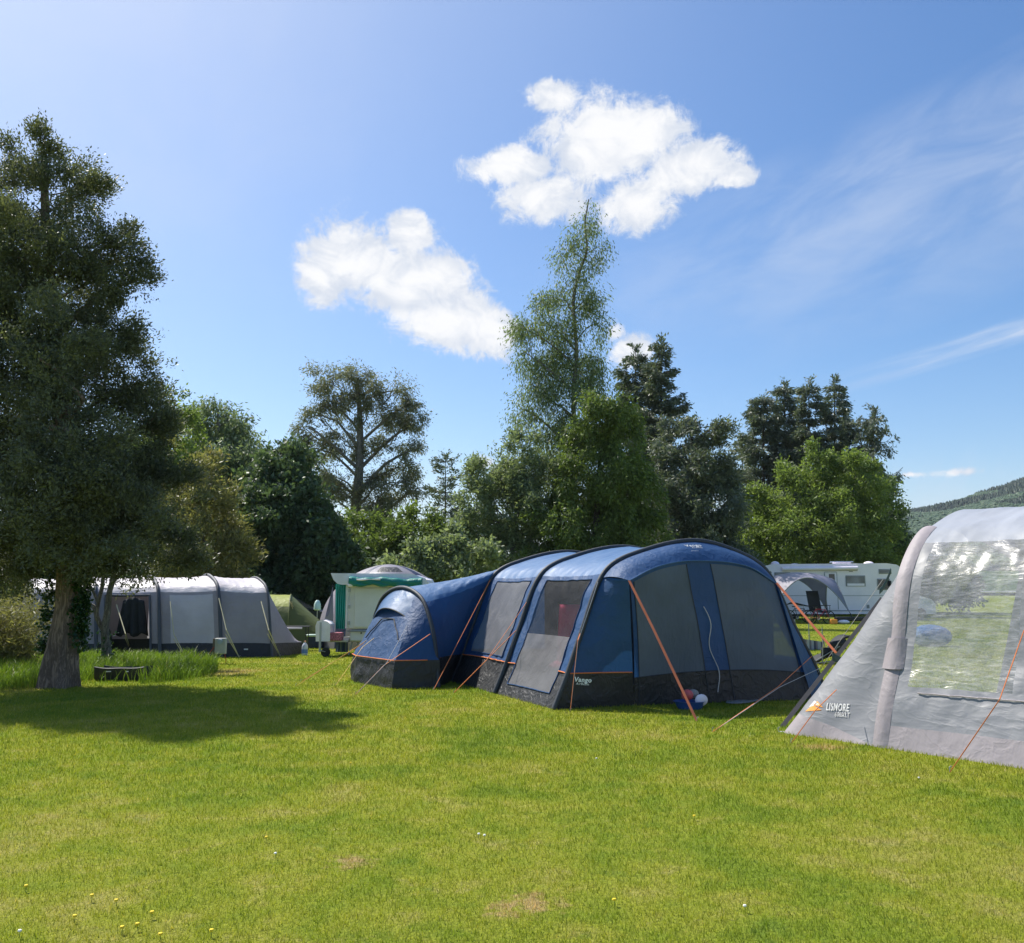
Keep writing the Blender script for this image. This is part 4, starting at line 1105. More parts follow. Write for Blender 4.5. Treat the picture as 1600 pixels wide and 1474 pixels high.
# guy ropes
guy(bt, m_orange_web, [cor_l, W(1022, 985, 12.1), G(1089, 1127)], w=0.034, name='storm_strap'); peg(bt, G(1089, 1127))
guy(bt, m_orange_web, [cor_r, W(1306, 1020, 13.2)], w=0.045, name='storm_strap')
guy(bt, m_orange_web, [W(1306, 1020, 13.2), G(1345, 1075)], w=0.03, name='storm_strap')
def gl(mat, *pts, r=0.0045): guy(bt, mat, [p if isinstance(p, Vector) else W(*p) if len(p) == 3 else G(*p) for p in pts], r); peg(bt, pts[-1] if isinstance(pts[-1], Vector) else G(*pts[-1]))
gl(m_orange, A[2][RI[3]] + Vector((-.03, -.03, 0)), (677, 1079), r=0.006)
gl(m_orange, A[1][RI[2]] + Vector((-.03, -.03, 0)), (709, 1083), r=0.006)
gl(m_orange, A[1][RI[2] + 6] + Vector((-.03, -.03, 0)), (760, 1032, 14.2), (709, 1083))
gl(m_orange, A[0][RI[2]] + Vector((-.03, -.05, 0)), (903, 1000, 12.3), (891, 1113), r=0.0045)
gl(m_zip, A[0][RI[3] - 2] + Vector((-.03, -.05, 0)), (903, 1003, 12.3), (891, 1113), r=0.004)
gl(m_orange, (672, 991, 15.3), (600, 1040, 14.6), (555, 1086), r=0.006)
gl(m_zip, vis[2] + Vector((-.02, 0, 0)), (604, 1036, 14.6), (555, 1086), r=0.005)
gl(m_orange, (1268, 1026, 14.3), (1215, 1074, 12.8), (1113, 1144), r=0.005)
gl(m_zip, (1282, 1044, 14.3), (1218, 1074, 12.8), (1113, 1144), r=0.004)
gl(m_yelcord, (622, 962, 16.6), (574, 1000, 16.6), (462, 1073), r=0.005)
gl(m_yelcord, (600, 985, 16.4), (566, 1012, 16.2), (524, 1072), r=0.005)
gl(m_orange, (590, 1000, 16.2), (572, 1003, 16.6), (470, 1066), r=0.005)

# ------------------------------------------------ the silver tent on the right
FS = frame((3.83, 9.60), (0.8, 0.6), (0.6, -0.8))
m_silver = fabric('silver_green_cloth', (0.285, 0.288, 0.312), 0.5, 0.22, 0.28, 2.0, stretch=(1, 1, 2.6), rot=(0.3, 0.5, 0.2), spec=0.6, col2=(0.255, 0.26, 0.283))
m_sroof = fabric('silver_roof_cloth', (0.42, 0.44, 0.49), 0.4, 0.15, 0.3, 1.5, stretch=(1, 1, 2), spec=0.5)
m_pink = fabric('mauve_grey_cloth', (0.40, 0.355, 0.375), 0.6, 0.15, 0.28, 4.0)
m_film = film('clear_film', (0.96, 0.965, 0.97), 0.24, 0.26, 2.6, 0.34, stretch=(1.0, 1.0, 3.6), rot=(0.35, 0.45, 0), gloss=0.05)
m_film_far = film('clear_film_far', (0.96, 0.965, 0.97), 0.25, 0.05, 2.0, 0.1, gloss=-0.27)
m_green_flap = fabric('dark_green_cloth', (0.05, 0.10, 0.09), 0.5, 0.15)
st = thing('tent', 'pale silver grey tent cut by the right edge, with large clear glinting windows', 'tent', FS(2.2, 1.5, 0))
SS = [(-0.02, 0.0), (0.05, 0.22), (0.16, 0.50), (0.38, 0.96), (0.62, 1.72), (0.90, 2.10), (1.25, 2.34), (2.2, 2.60), (3.15, 2.34), (3.50, 2.10), (3.78, 1.72), (4.02, 0.96), (4.24, 0.50), (4.35, 0.22), (4.42, 0.0)]
SG = [5, 5, 8, 16, 8, 6, 8, 8, 6, 8, 16, 8, 5, 5]
SI = np.cumsum([0] + SG)
def ssec(u, lean=0.0, sc=1.0): return catmull([FS(2.2 + (v - 2.2), u + lean * z, z * sc) for v, z in SS], SG)
us = [0.0, 2.55, 5.1]
SA = [ssec(us[0]), ssec(us[1], 0, 1.03), ssec(us[2])]
for k in range(2):
    P = loft(SA[k], SA[k + 1], 64, (FS(2.2, us[k], 1.0), FS(2.2, us[k + 1], 1.0)), 0.05, 0.03, 60.0 + 9 * k, 5.0, 10.0)
    def rule(i, j):
        jj = min(j, SI[-1] - 1 - j)
        if jj < SI[1]: return 'skirt'
        if jj >= SI[5] + 1: return 'roof'
        if jj >= (SI[2] + 2 if j < SI[7] else SI[1]) and 5 <= i < 60:
            return 'mullion' if 31 <= i < 35 else ('window' if i < 31 else 'window_b')
        return 'wall'
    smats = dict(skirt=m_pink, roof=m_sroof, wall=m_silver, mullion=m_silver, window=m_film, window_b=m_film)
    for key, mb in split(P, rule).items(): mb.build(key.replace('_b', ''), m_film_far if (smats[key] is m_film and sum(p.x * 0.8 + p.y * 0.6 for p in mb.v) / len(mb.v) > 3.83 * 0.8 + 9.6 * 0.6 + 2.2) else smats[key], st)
    MB().tube([P[i][SI[2] + 1] + Vector((-0.01, -0.012, 0)) for i in range(8, 58)], 0.007, 5).build('window_seam', m_pink, st)
# broad sleeve over each air beam: a mauve band along the arch
def sleeve(curve, u0, w0, name, mat, i0, i1, lift=0.035, wf=None):
    rows = []
    for i in range(i0, i1 + 1):
        p = curve[i]; c = FS(2.2, u0, 0.9); n_ = (p - c).normalized()
        uu = Vector((0.6, -0.8, 0)); w_ = w0 * (wf((i - i0) / (i1 - i0)) if wf else 1)
        rows.append([p + uu * w_ * (q / 6 - 0.5) + n_ * lift * math.sin(math.pi * q / 6) for q in range(7)])
    MB().grid(rows).build(name, mat, st)
for u0, cv in zip(us, SA):
    sleeve(cv, u0, 0.17, 'beam_sleeve', m_pink, 0, SI[6], 0.022)
    sleeve(cv, u0, 0.17, 'beam_sleeve', m_pink, SI[8], SI[-1], 0.022)
    sleeve(cv, u0, 0.24, 'valve_cover', m_pink, SI[3] - 3, SI[3] + 3, 0.05)
# sloping left end
tip = G(1225, 1144)
tip_far = FS(4.5, -1.05, 0)
endb = catmull([SA[0][0], SA[0][0].lerp(tip, 0.5) + Vector((0, 0, 0)), tip, tip.lerp(tip_far, 0.5) + FS(0, -0.35, 0) - FS(0, 0, 0), tip_far, SA[0][-1]], [8, 8, 20, 20, 10])
SAr = resample(SA[0], len(endb))
# parametrise: the low side strips follow the legs, the rest fans down to the base
nb = len(endb)
def legmap(s):
    L = len(SA[0]) - 1
    return SA[0][0]
rows = []
idx = []
for i in range(nb):
    if i <= 16: f_ = (i / 16) * 0.40
    elif i >= nb - 11: f_ = 1 - ((nb - 1 - i) / 10) * 0.34
    else: f_ = 0.40 + (i - 16) / (nb - 11 - 16) * 0.26
    idx.append(f_)
SAf = resample(SA[0], 401)
tops = [SAf[int(round(f_ * 400))] for f_ in idx]
for a, b in zip(tops, endb):
    row = []
    for q in range(31):
        s = q / 30; p = a.lerp(b, s)
        row.append(p + Vector((0, 0, -0.05)) * math.sin(math.pi * s))
    rows.append(row)
rows = crumple(rows, 0.016, 71.0, 2.6)
def rule(i, j):
    if 20 <= i < 57 and 3 <= j < 28: return 'window'
    return 'skirt' if j >= 27 else 'wall'
for key, mb in split(rows, rule).items(): mb.build(key, dict(skirt=m_pink, window=m_film_far, wall=m_silver)[key], st)
MB().tube([tip, tip + Vector((-0.06, 0.02, 0.0))], 0.008, 5).build('peg_loop', m_white_print, st); peg(st, tip + Vector((-0.06, 0.02, 0)))
# logo: lettering and a small orange peak emblem
e0 = rows[9][22]; 
def on_end(px, py):
    """point on the sloping end wall seen at a pixel"""
    d = ray(px, py); o = Vector((0, 0, CAMH)); n_ = (rows[12][10] - rows[4][24]).cross(rows[2][26] - rows[14][26]); n_.normalize()
    c = rows[7][24]; k_ = (c - o).dot(n_) / d.dot(n_)
    return o + d * k_ - (n_ if n_.dot(d) > 0 else -n_) * 0.05
m_emb = paint('orange_print', (0.85, 0.33, 0.03), 0.5); m_emb2 = paint('pale_print', (0.82, 0.80, 0.78), 0.5)
a_ = on_end(1294.5, 1112); b_ = on_end(1330.5, 1114); u_ = on_end(1296.5, 1100)
wd_ = (b_ - a_).length
tl1 = text_mesh('LISMORE', wd_ / 4.3, face_matrix(a_, b_, u_) @ Matrix.Diagonal((1, 1.75, 1, 1)), m_emb2, 'logo_lettering', st, bold=0.001)
a2 = on_end(1308, 1122); tl2 = text_mesh('600XLT', wd_ / 5.6, face_matrix(a2, on_end(1330, 1123.5), on_end(1307, 1110)) @ Matrix.Diagonal((1, 1.5, 1, 1)), m_emb2, 'logo_lettering', st)
for tri, mt in ((((1262, 1114), (1274, 1104), (1288, 1112)), m_emb), (((1268, 1107), (1277, 1097), (1284, 1103)), m_emb2), (((1274, 1104), (1281, 1098), (1290, 1108)), m_emb)):
    q0, q1, q2 = [on_end(*q) for q in tri]; tg_ = []
    for i_ in range(9): tg_.append([q0.lerp(q1, i_ / 8).lerp(q0.lerp(q2, i_ / 8), j_ / 8) for j_ in range(9)])
    em_ = MB().grid(tg_).build('emblem', mt, st, smooth=False)
    drape(em_, rows, ray(1290, 1110), 0.006)
for o_t in (tl1, tl2): drape(o_t, rows, ray(1300, 1110), 0.008)
# ropes and webbing
def gs(mat, *pts, r=0.0045): guy(st, mat, [p if isinstance(p, Vector) else W(*p) if len(p) == 3 else G(*p) for p in pts], r); peg(st, pts[-1] if isinstance(pts[-1], Vector) else G(*pts[-1]))
gs(m_orange, (1307, 1078, 10.0), (1274, 1110, 9.75), (1236, 1162), r=0.005)
gs(m_orange, (1600, 985, 8.35), (1562, 1093, 8.0), (1484, 1207), r=0.005)
m_strap = paint('brown_webbing', (0.20, 0.17, 0.15), 0.8)
far_top = W(1378, 935, 12.2)
guy(st, m_strap, [far_top, G(1221, 1137)], w=0.05, name='webbing_strap')
guy(st, m_zip, [W(1380, 905, 12.3), G(1258, 1080)], 0.004); peg(st, G(1258, 1080))
fl = [[W(1374 + 18 * i / 4, 920 - 30 * i / 4 + 9 * j / 2, 12.2) + Vector((0, 0, -0.03 * math.sin(i))) for j in range(3)] for i in range(5)]
MB().grid(fl).build('flap', m_green_flap, st, thick=0.004)
fl = [[W(1300 + 24 * i / 4, 1020 + 12 * j / 2 + 3 * i, 11.3) for j in range(3)] for i in range(5)]
MB().grid(crumple(fl, 0.02, 3.3)).build('flap', m_green_flap, st, thick=0.004)
# things seen through its clear windows: far wall is built above, plus a blue chair and a table inside
MB().grid([[FS(0.15 + 4.1 * i, 0.1 + 5.0 * j, 0.015) for j in range(2)] for i in range(2)]).build('groundsheet', paint('olive_groundsheet', (0.34, 0.36, 0.16), 0.8, bump=0.4, bscale=5, var=0.3), st)

# ------------------------------------------------ the grey and white tent on the left
FG = frame((-7.15, 22.5), (-0.55, 0.80), (0.96, 0.05))
m_groof = fabric('off_white_cloth', (0.82, 0.76, 0.79), 0.45, 0.2, 0.4, 3.0, stretch=(0.5, 1, 2), spec=0.4)
m_gwall = fabric('dark_grey_cloth', (0.42, 0.395, 0.43), 0.5, 0.28, 0.5, 3.5, stretch=(1, 1, 1.6), rot=(0.2, 0.4, 0))
m_gwin = fabric('pale_grey_blind', (0.66, 0.65, 0.70), 0.55, 0.3, 0.35, 3.0, stretch=(0.6, 1, 2))
m_gdoor = fabric('mauve_grey_curtain', (0.36, 0.32, 0.36), 0.6, 0.3, 0.3, 2.0)
m_gtube = paint('dark_beam', (0.07, 0.075, 0.09), 0.6)
gt = thing('tent', 'grey walled tunnel tent with off-white roof and four dark arches behind the small tree', 'tent', FG(1.5, -1, 0))
GS = [(0.0, 0.0), (0.10, 0.33), (0.28, 0.95), (0.52, 1.60), (0.80, 1.82), (1.6, 1.99), (2.4, 1.82), (2.68, 1.60), (2.92, 0.95), (3.1, 0.33), (3.2, 0.0)]
GG = [4, 7, 8, 4, 6, 6, 4, 8, 7, 4]; GI = np.cumsum([0] + GG)
def gsec(u, sz=1.0, dv=0.0): return catmull([FG(v + dv, u, z * sz) for v, z in GS], GG)
gu = [-4.75, -3.15, -1.55, 0.0, 1.28]
GA = [gsec(gu[0], 0.98), gsec(gu[1], 1.0), gsec(gu[2], 1.0), gsec(gu[3], 1.02), gsec(gu[4], 0.99)]
for k in range(4):
    P = loft(GA[k], GA[k + 1], 28, (FG(1.6, gu[k], .8), FG(1.6, gu[k + 1], .8)), 0.045, 0.025, 80.0 + 5 * k, 4.0, 9.0)
    def rule(i, j, k=k):
        near = j < GI[5]; jj = j if near else GI[-1] - 1 - j
        if k == 1 and near and 4 <= i < 24 and jj < GI[3] - 1: return 'opening' if jj >= 0 else None
        if k == 2 and 5 <= i < 25 and GI[1] <= jj < GI[3] - 1: return 'window'
        if jj < GI[1]: return 'skirt'
        return 'roof' if jj >= GI[3] else 'wall'
    gm_ = dict(window=m_gwin, skirt=m_skirt, roof=m_groof, wall=m_gwall)
    for key, mb in split(P, rule).items():
        if key != 'opening': mb.build(key, gm_[key], gt)
    if k == 1:
        # door surround tube, and the pale curtain a little way inside
        fr = [P[4][j] for j in range(0, GI[3])] + [P[i][GI[3] - 1] for i in range(5, 24)] + [P[24][j] for j in range(GI[3] - 1, -1, -1)]
        MB().tube([p + Vector((0, -0.02, 0)) for p in fr], 0.03, 6).build('door_frame', m_gtube, gt)
        cu_ = [[FG(0.75, gu[1] + 0.12 + 1.3 * i / 10, 0.42 + 1.15 * j / 8) for j in range(9)] for i in range(11)]
        MB().grid(crumple(cu_, 0.03, 5.0, 2.0)).build('curtain', m_gdoor, gt)
        MB().box(FG(0.80, gu[1] + 0.8, 0.21), (1.4, 0.03, 0.42), rz=0.05).build('door_sill', m_skirt, gt)
        fl_ = [[FG(0.28 + 0.25 * j / 8, gu[1] + 0.10 + 0.10 * math.sin(j * 0.9) + 0.12 * i, 0.1 + 1.45 * j / 8) for j in range(9)] for i in range(3)]
        MB().grid(crumple(fl_, 0.03, 5.0, 4.0)).build('door_flap', m_skirt, gt)
for k in range(1, 5): beam('air_beam', [p + Vector((-0.0, -0.03, 0.01)) for p in GA[k]], 0.045 if k < 4 else 0.03, m_gtube, gt)
# right end: slopes down to a low nose
def nose(u, v0, h): return [(0.1 + v0, u)]
Gn = catmull([G(472, 1022)] + [G(472, 1022).lerp(FG(2.6, 2.2, 0), s) + Vector((0, 0, 0.30 * h)) for s, h in ((0.03, 1), (0.10, 1.03), (0.2, 1.06), (0.32, 1.08), (0.5, 1.1), (0.68, 1.08), (0.8, 1.06), (0.9, 1.03), (0.97, 1))] + [FG(2.6, 2.2, 0)], GG)
P = loft(GA[4], Gn, 22, (FG(1.6, gu[4], .6), FG(1.6, 2.2, 0.1)), 0.04, 0.02, 99.0, 3.0, 8.0)
def rule(i, j):
    jj = min(j, GI[-1] - 1 - j)
    return 'skirt' if jj < GI[1] else 'wall'
for key, mb in split(P, rule).items(): mb.build(key, gm_[key], gt)
MB().grid([[p, Vector((p.x + 0.02, p.y, 0.0))] for p in Gn]).build('skirt', m_skirt, gt)
# left end: pale roof falling to the ground
Gl = catmull([W(52, 1018, 24.2) * 1.0] + [Vector((-12.9 - 0.0 * i, 24.2 + 0.28 * i, 0.25)) for i in range(9)] + [Vector((-12.9, 26.9, 0))], GG)
Gl[0].z = 0
P = loft(GA[0], Gl, 22, (FG(1.6, gu[0], .6), Vector((-12.9, 25.5, 0.1))), 0.04, 0.03, 111.0, 3.0, 8.0)
for key, mb in split(P, lambda i, j: 'roof' if min(j, GI[-1] - 1 - j) >= GI[1] else 'skirt').items(): mb.build(key, gm_[key], gt)
m_beige = paint('beige_rope', (0.55, 0.50, 0.30), 0.7)
for (a, c, b) in (((266, 940), (272, 992), (291, 1029)), ((342, 935), (354, 985), (374, 1028)), ((408, 940), (420, 985), (438, 1026)), ((182, 945), (196, 990), (206, 1022))):
    p1 = W(a[0], a[1], 22.7); p2 = W(c[0], c[1], 22.1); p3 = G(*b)
    guy(gt, m_beige, [p1, p2, p3], 0.011); guy(gt, m_beige, [p2 + Vector((-0.05, 0.1, -0.1)), p3], 0.009); peg(gt, p3)
MB().box(FG(0.06, 0.62, 0.19), (0.10, 0.006, 0.03), rz=0.05).build('label_patch', m_white_print, gt)
for k in range(9): pass
# dark clothes hanging in its doorway
hx_ = FG(0.42, gu[1] + 0.95, 0)
cl_ = []
for i in range(13):
    row = []
    for j in range(11):
        s = j / 10; w_ = 0.26 + 0.13 * s; x_ = (i / 12 - 0.5) * 2
        row.append(hx_ + Vector((x_ * w_, 0.05 * math.sin(i * 1.7) * (0.4 + s) - 0.02, 1.48 - 0.95 * s - 0.05 * math.sin(i * 1.1) * s - 0.10 * abs(x_) * (1 - s))))
    cl_.append(row)
jk = MB().grid(cl_).build('hanging_jacket', fabric('black_cloth', (0.022, 0.024, 0.032), 0.8, 0.02), None, thick=0.02)
tag(jk, 'black clothes hanging in the doorway of the grey and white tent', 'clothes')

# ------------------------------------------------ the green tent behind it
m_green = fabric('lime_cloth', (0.38, 0.42, 0.07), 0.5, 0.3, 0.4, 3.0, col2=(0.33, 0.38, 0.06)); m_olive = fabric('olive_cloth', (0.13, 0.16, 0.035), 0.5, 0.25, 0.4, 3.0)
FL = frame((-8.6, 26.5), (-0.2, 0.98), (1, 0.05))
lt = thing('tent', 'lime and olive green tunnel tent half hidden behind the grey and white tent', 'tent', FL(1.4, 0, 0))
LS = [(0.0, 0.0), (0.08, 0.15), (0.25, 0.8), (0.5, 1.25), (0.85, 1.52), (1.4, 1.62), (1.95, 1.52), (2.3, 1.25), (2.55, 0.8), (2.72, 0.15), (2.8, 0.0)]
def lsec(pt_u, sz, sv=1.0): return catmull([FL(1.4 + (v - 1.4) * sv, pt_u, z * sz) for v, z in LS], GG)
sts = [lsec(-1.6, 1.02), lsec(0.0, 1.0), lsec(2.05, 0.93), lsec(3.45, 0.20, 0.9)]
def zrow(i, j): return None
for k in range(3):
    P = loft(sts[k], sts[k + 1], 20, (FL(1.4, 0, .5), FL(1.4, 2, .5)), 0.03, 0.02, 130 + k, 3, 8)
    for key, mb in split(P, lambda i, j: ('skirt' if min(j, GI[-1] - 1 - j) < GI[1] else 'roof' if (min(j, GI[-1] - 1 - j) >= GI[3] and k < 2) else 'wall')).items():
        mb.build(key, dict(skirt=m_skirt, roof=m_green, wall=m_olive)[key], lt)
MB().grid([[p, Vector((p.x, p.y, 0))] for p in sts[3]]).build('skirt', m_skirt, lt)
for k in (1, 2): beam('pole_sleeve', [p + Vector((0, -0.02, 0.01)) for p in sts[k]], 0.022, m_olive, lt)
for a, b in (((453, 940), (475, 995)), ((456, 940), (462, 1003)), ((452, 938), (492, 1000))):
    guy(lt, m_beige, [W(a[0], a[1], 26.6), G(b[0], max(b[1], 1000))], 0.008)

# ------------------------------------------------ grey dome tent behind the trailer tent
m_dome = fabric('silver_grey_cloth', (0.34, 0.32, 0.36), 0.45, 0.2, 0.4, 3.0); m_navy = fabric('navy_cloth', (0.02, 0.035, 0.10), 0.5, 0.1)
dY = 27.0; dc = W(607, 900, dY); dc.z = 0
dt = thing('dome_tent', 'silver grey dome tent with a navy stripe rising behind the trailer tent roof', 'tent', dc)
Hd = W(600, 882, dY).z; Rd = 1.95
rows_ = []
for i in range(25):
    th = i / 24; z = Hd * math.cos(th * math.pi / 2) ** 0.75 if th < 1 else 0; r = Rd * math.sin(th * math.pi / 2) ** 1.15
    rows_.append([dc + Vector((math.cos(a) * r * (1 + 0.05 * math.cos(4 * a)), math.sin(a) * r * (1 + 0.05 * math.cos(4 * a)), z)) for a in np.linspace(0, 2 * math.pi, 49)])
for key, mb in split(rows_, lambda i, j: 'stripe' if j in (30, 31, 44, 45, 6, 7, 18, 19) else ('vent' if 5 <= i < 8 and 34 <= j < 41 else 'dome')).items():
    mb.build(key, dict(stripe=m_navy, vent=m_skirt, dome=m_dome)[key], dt)

# ================================================================== VEHICLES AND THINGS ON THE PITCHES
m_gel = paint('white_gelcoat', (0.90, 0.83, 0.90), 0.45, 0.4, var=0.04, vscale=1.2)
m_gel2 = paint('cream_panel', (0.72, 0.70, 0.68), 0.45, 0.4, var=0.07, vscale=1.5)
m_seam = paint('grey_trim', (0.25, 0.26, 0.27), 0.5)
m_glass = paint('dark_glass', (0.03, 0.035, 0.04), 0.08, 0.8, var=0.3, vscale=1.0)
m_glass2 = paint('tinted_acrylic', (0.16, 0.17, 0.20), 0.15, 0.7, var=0.35, vscale=2.0)
m_rub = paint('rubber', (0.02, 0.02, 0.02), 0.8); m_rim = paint('rim_metal', (0.45, 0.46, 0.48), 0.35, metal=0.7)
m_black = paint('black_plastic', (0.025, 0.025, 0.028), 0.5); m_steel = paint('galvanised_steel', (0.42, 0.43, 0.44), 0.45, metal=0.6)
m_whitep = paint('white_plastic', (0.84, 0.79, 0.84), 0.4); m_carp = paint('dark_grey_paint', (0.045, 0.05, 0.058), 0.25, 0.6, metal=0.3, coat=0.8)
m_blackcl = fabric('black_canvas', (0.020, 0.021, 0.025), 0.7, 0.03, 0.3, 8.0)

def wheel(root, c, r, w, name='wheel', axis='y'):
    t = MB().lathe(c, [(r * 0.62, -w * 0.5), (r * 0.93, -w * 0.5), (r, -w * 0.3), (r, w * 0.3), (r * 0.93, w * 0.5), (r * 0.62, w * 0.5)], 22, axis).build('wheel', m_rub, root)
    h = MB().lathe(c, [(0.02, -w * 0.42), (r * 0.16, -w * 0.44), (r * 0.22, -w * 0.3), (r * 0.55, -w * 0.34), (r * 0.63, -w * 0.47), (r * 0.63, w * 0.4), (0.02, w * 0.4)], 18, axis)
    off = root.location
    for v in h.v: v -= off
    o = h.build('rim', m_rim, None); o.parent = t
    return t
def rbox(c, sz, r=0.05): return MB().box(c, sz)

# ---- motorhome
MY = 52.0
def MX(px): return W(px, 925, MY).x
def MZ(py): return W(1300, py, MY).z
mh = thing('motorhome', 'long white coachbuilt motorhome with a roof awning, parked beyond the blue tent', 'motorhome', Vector(((MX(1190) + MX(1430)) / 2, MY + 1.1, 0)))
z0, z1 = 0.42, MZ(884)
xl, xr = MX(1189), MX(1412)
cab = xr + 1.25
prof = [(xl, z0), (xl - 0.02, 1.4), (xl + 0.06, z1 - 0.45), (xl + 0.30, z1 - 0.10), (xl + 0.7, z1), (xr - 0.9, z1 + 0.06), (xr - 0.35, z1 - 0.02), (xr + 0.15, z1 - 0.35), (xr + 0.30, z1 - 0.8), (xr + 0.05, z1 - 1.0), (xr - 0.1, z0)]
MB().prism([(a, b) for a, b in prof], MY, MY + 2.25).build('body', m_gel, mh, smooth=False, bevel=0.08)
cp_ = [(xr - 0.1, 0.40), (xr - 0.1, z1 - 1.03), (xr + 0.35, z1 - 1.08), (xr + 0.85, 1.35), (xr + 1.6, 1.12), (xr + 1.78, 0.85), (xr + 1.8, 0.40)]
MB().prism(cp_, MY + 0.12, MY + 2.1).build('cab', m_gel, mh, smooth=False, bevel=0.06)
def mwin(name, x0p, y0p, x1p, y1p, mat, frame=True, prong=0.03):
    x0, x1, za, zb = MX(x0p), MX(x1p), MZ(y1p), MZ(y0p)
    f = MB().box(((x0 + x1) / 2, MY - prong / 2, (za + zb) / 2), (x1 - x0, prong, zb - za)).build(name, m_seam, mh, smooth=False, bevel=0.02)
    p = MB().box(((x0 + x1) / 2 - mh.location.x, MY - prong - 0.006 - mh.location.y, (za + zb) / 2), (x1 - x0 - 0.12, 0.012, zb - za - 0.12)).build('pane', mat, None, smooth=False); p.parent = f
    return f
mwin('window', 1211, 894.5, 1236, 905, m_glass2)
w2 = mwin('window', 1322, 899.5, 1353, 916.5, m_glass2)
bl = MB().box(((MX(1322) + MX(1353)) / 2 - mh.location.x, MY - 0.045 - mh.location.y, MZ(913.8)), (MX(1351) - MX(1324), 0.006, 0.14)).build('blind', m_gel, None, smooth=False); bl.parent = w2
mwin('window', 1374.5, 889.5, 1394.5, 897, m_glass2)
mwin('window', 1371, 904.5, 1391, 922, m_glass)
dr = MB().box(((MX(1290) + MX(1308)) / 2, MY - 0.012, (MZ(895) + MZ(952)) / 2), (MX(1308) - MX(1290), 0.03, MZ(895) - MZ(952))).build('door', m_gel, mh, smooth=False, bevel=0.015)
for nm, x0, y0, x1, y1 in (('door_window', 1296, 897, 1305, 909),):
    o = MB().box(((MX(x0) + MX(x1)) / 2 - mh.location.x, MY - 0.035 - mh.location.y, (MZ(y0) + MZ(y1)) / 2), (MX(x1) - MX(x0), 0.02, MZ(y0) - MZ(y1))).build(nm, m_glass, None, smooth=False, bevel=0.02); o.parent = dr
o = MB().box((MX(1306.5) - mh.location.x, MY - 0.045 - mh.location.y, MZ(925)), (0.05, 0.04, 0.14)).build('handle', m_black, None, smooth=False); o.parent = dr
fr = MB()
for a in (1289.3, 1308.7): fr.box((MX(a), MY - 0.008, (MZ(894.5) + MZ(952.5)) / 2), (0.03, 0.02, MZ(894.5) - MZ(952.5)))
fr.box(((MX(1290) + MX(1308)) / 2, MY - 0.01, MZ(894)), (MX(1308) - MX(1290), 0.02, 0.03)); fr.build('door_frame', m_seam, mh, smooth=False)
MB().tube([(MX(1223), MY - 0.10, MZ(889.5)), (MX(1341), MY - 0.10, MZ(888.0))], 0.105, 12).build('awning_roll', m_gel, mh)
MB().box(((MX(1223) + MX(1341)) / 2, MY - 0.04, MZ(891.4)), (MX(1341) - MX(1223), 0.05, 0.03)).build('awning_rail', m_seam, mh, smooth=False)
MB().box(((xl + xr) / 2, MY - 0.012, MZ(954.5)), (xr - xl - 0.4, 0.03, 0.05)).build('side_rail', m_seam, mh, smooth=False)
MB().box(((xl + xr) / 2, MY - 0.006, MZ(931)), (xr - xl - 0.5, 0.014, 0.025)).build('side_moulding', m_seam, mh, smooth=False)
swo = catmull([Vector((MX(1226), MY - 0.01, MZ(946))), Vector((MX(1236), MY - 0.01, MZ(942.5))), Vector((MX(1250), MY - 0.01, MZ(945))), Vector((MX(1268), MY - 0.01, MZ(948.5)))], [5, 5, 5])
MB().tube(swo, [0.01 + 0.05 * math.sin(math.pi * i / 15) for i in range(16)], 6).build('side_decal', m_black, mh)
MB().box((MX(1355), MY - 0.01, MZ(948)), (0.16, 0.02, 0.2)).build('service_hatch', m_seam, mh, smooth=False, bevel=0.01)
MB().box((MX(1331), MY - 0.01, MZ(893.4)), (0.22, 0.02, 0.03)).build('awning_light', m_black, mh, smooth=False)
zr = z1 + 0.03
m_sol = paint('solar_cell', (0.25, 0.32, 0.45), 0.15, 0.8)
MB().box((MX(1326), MY + 0.9, MZ(877.5)), (1.15, 0.7, 0.05), ry=0.0).build('solar_panel', m_sol, mh, smooth=False)
MB().box((MX(1326), MY + 0.9, (zr + MZ(878)) / 2), (0.9, 0.5, MZ(878) - zr)).build('solar_panel_mount', m_gel, mh, smooth=False)
MB().ball((MX(1219), MY + 0.8, zr + 0.08), (0.24, 0.3, 0.17)).build('roof_vent', m_gel, mh)
MB().ball((MX(1250), MY + 0.8, zr + 0.0), (0.35, 0.3, 0.12)).build('roof_vent', m_gel, mh)
MB().ball((MX(1368), MY + 0.8, zr + 0.08), (0.30, 0.3, 0.16)).build('roof_vent', m_gel, mh)
wheel(mh, (MX(1236), MY + 0.14, 0.34), 0.34, 0.22); wheel(mh, (MX(1250), MY + 2.1, 0.34), 0.34, 0.22); wheel(mh, (xr + 0.95, MY + 0.16, 0.34), 0.34, 0.22); wheel(mh, (xr + 0.95, MY + 2.05, 0.34), 0.34, 0.22)
MB().box((MX(1390), MY - 0.12, MZ(912)), (0.10, 0.2, 0.32)).build('wing_mirror', m_black, mh, smooth=False, bevel=0.02)

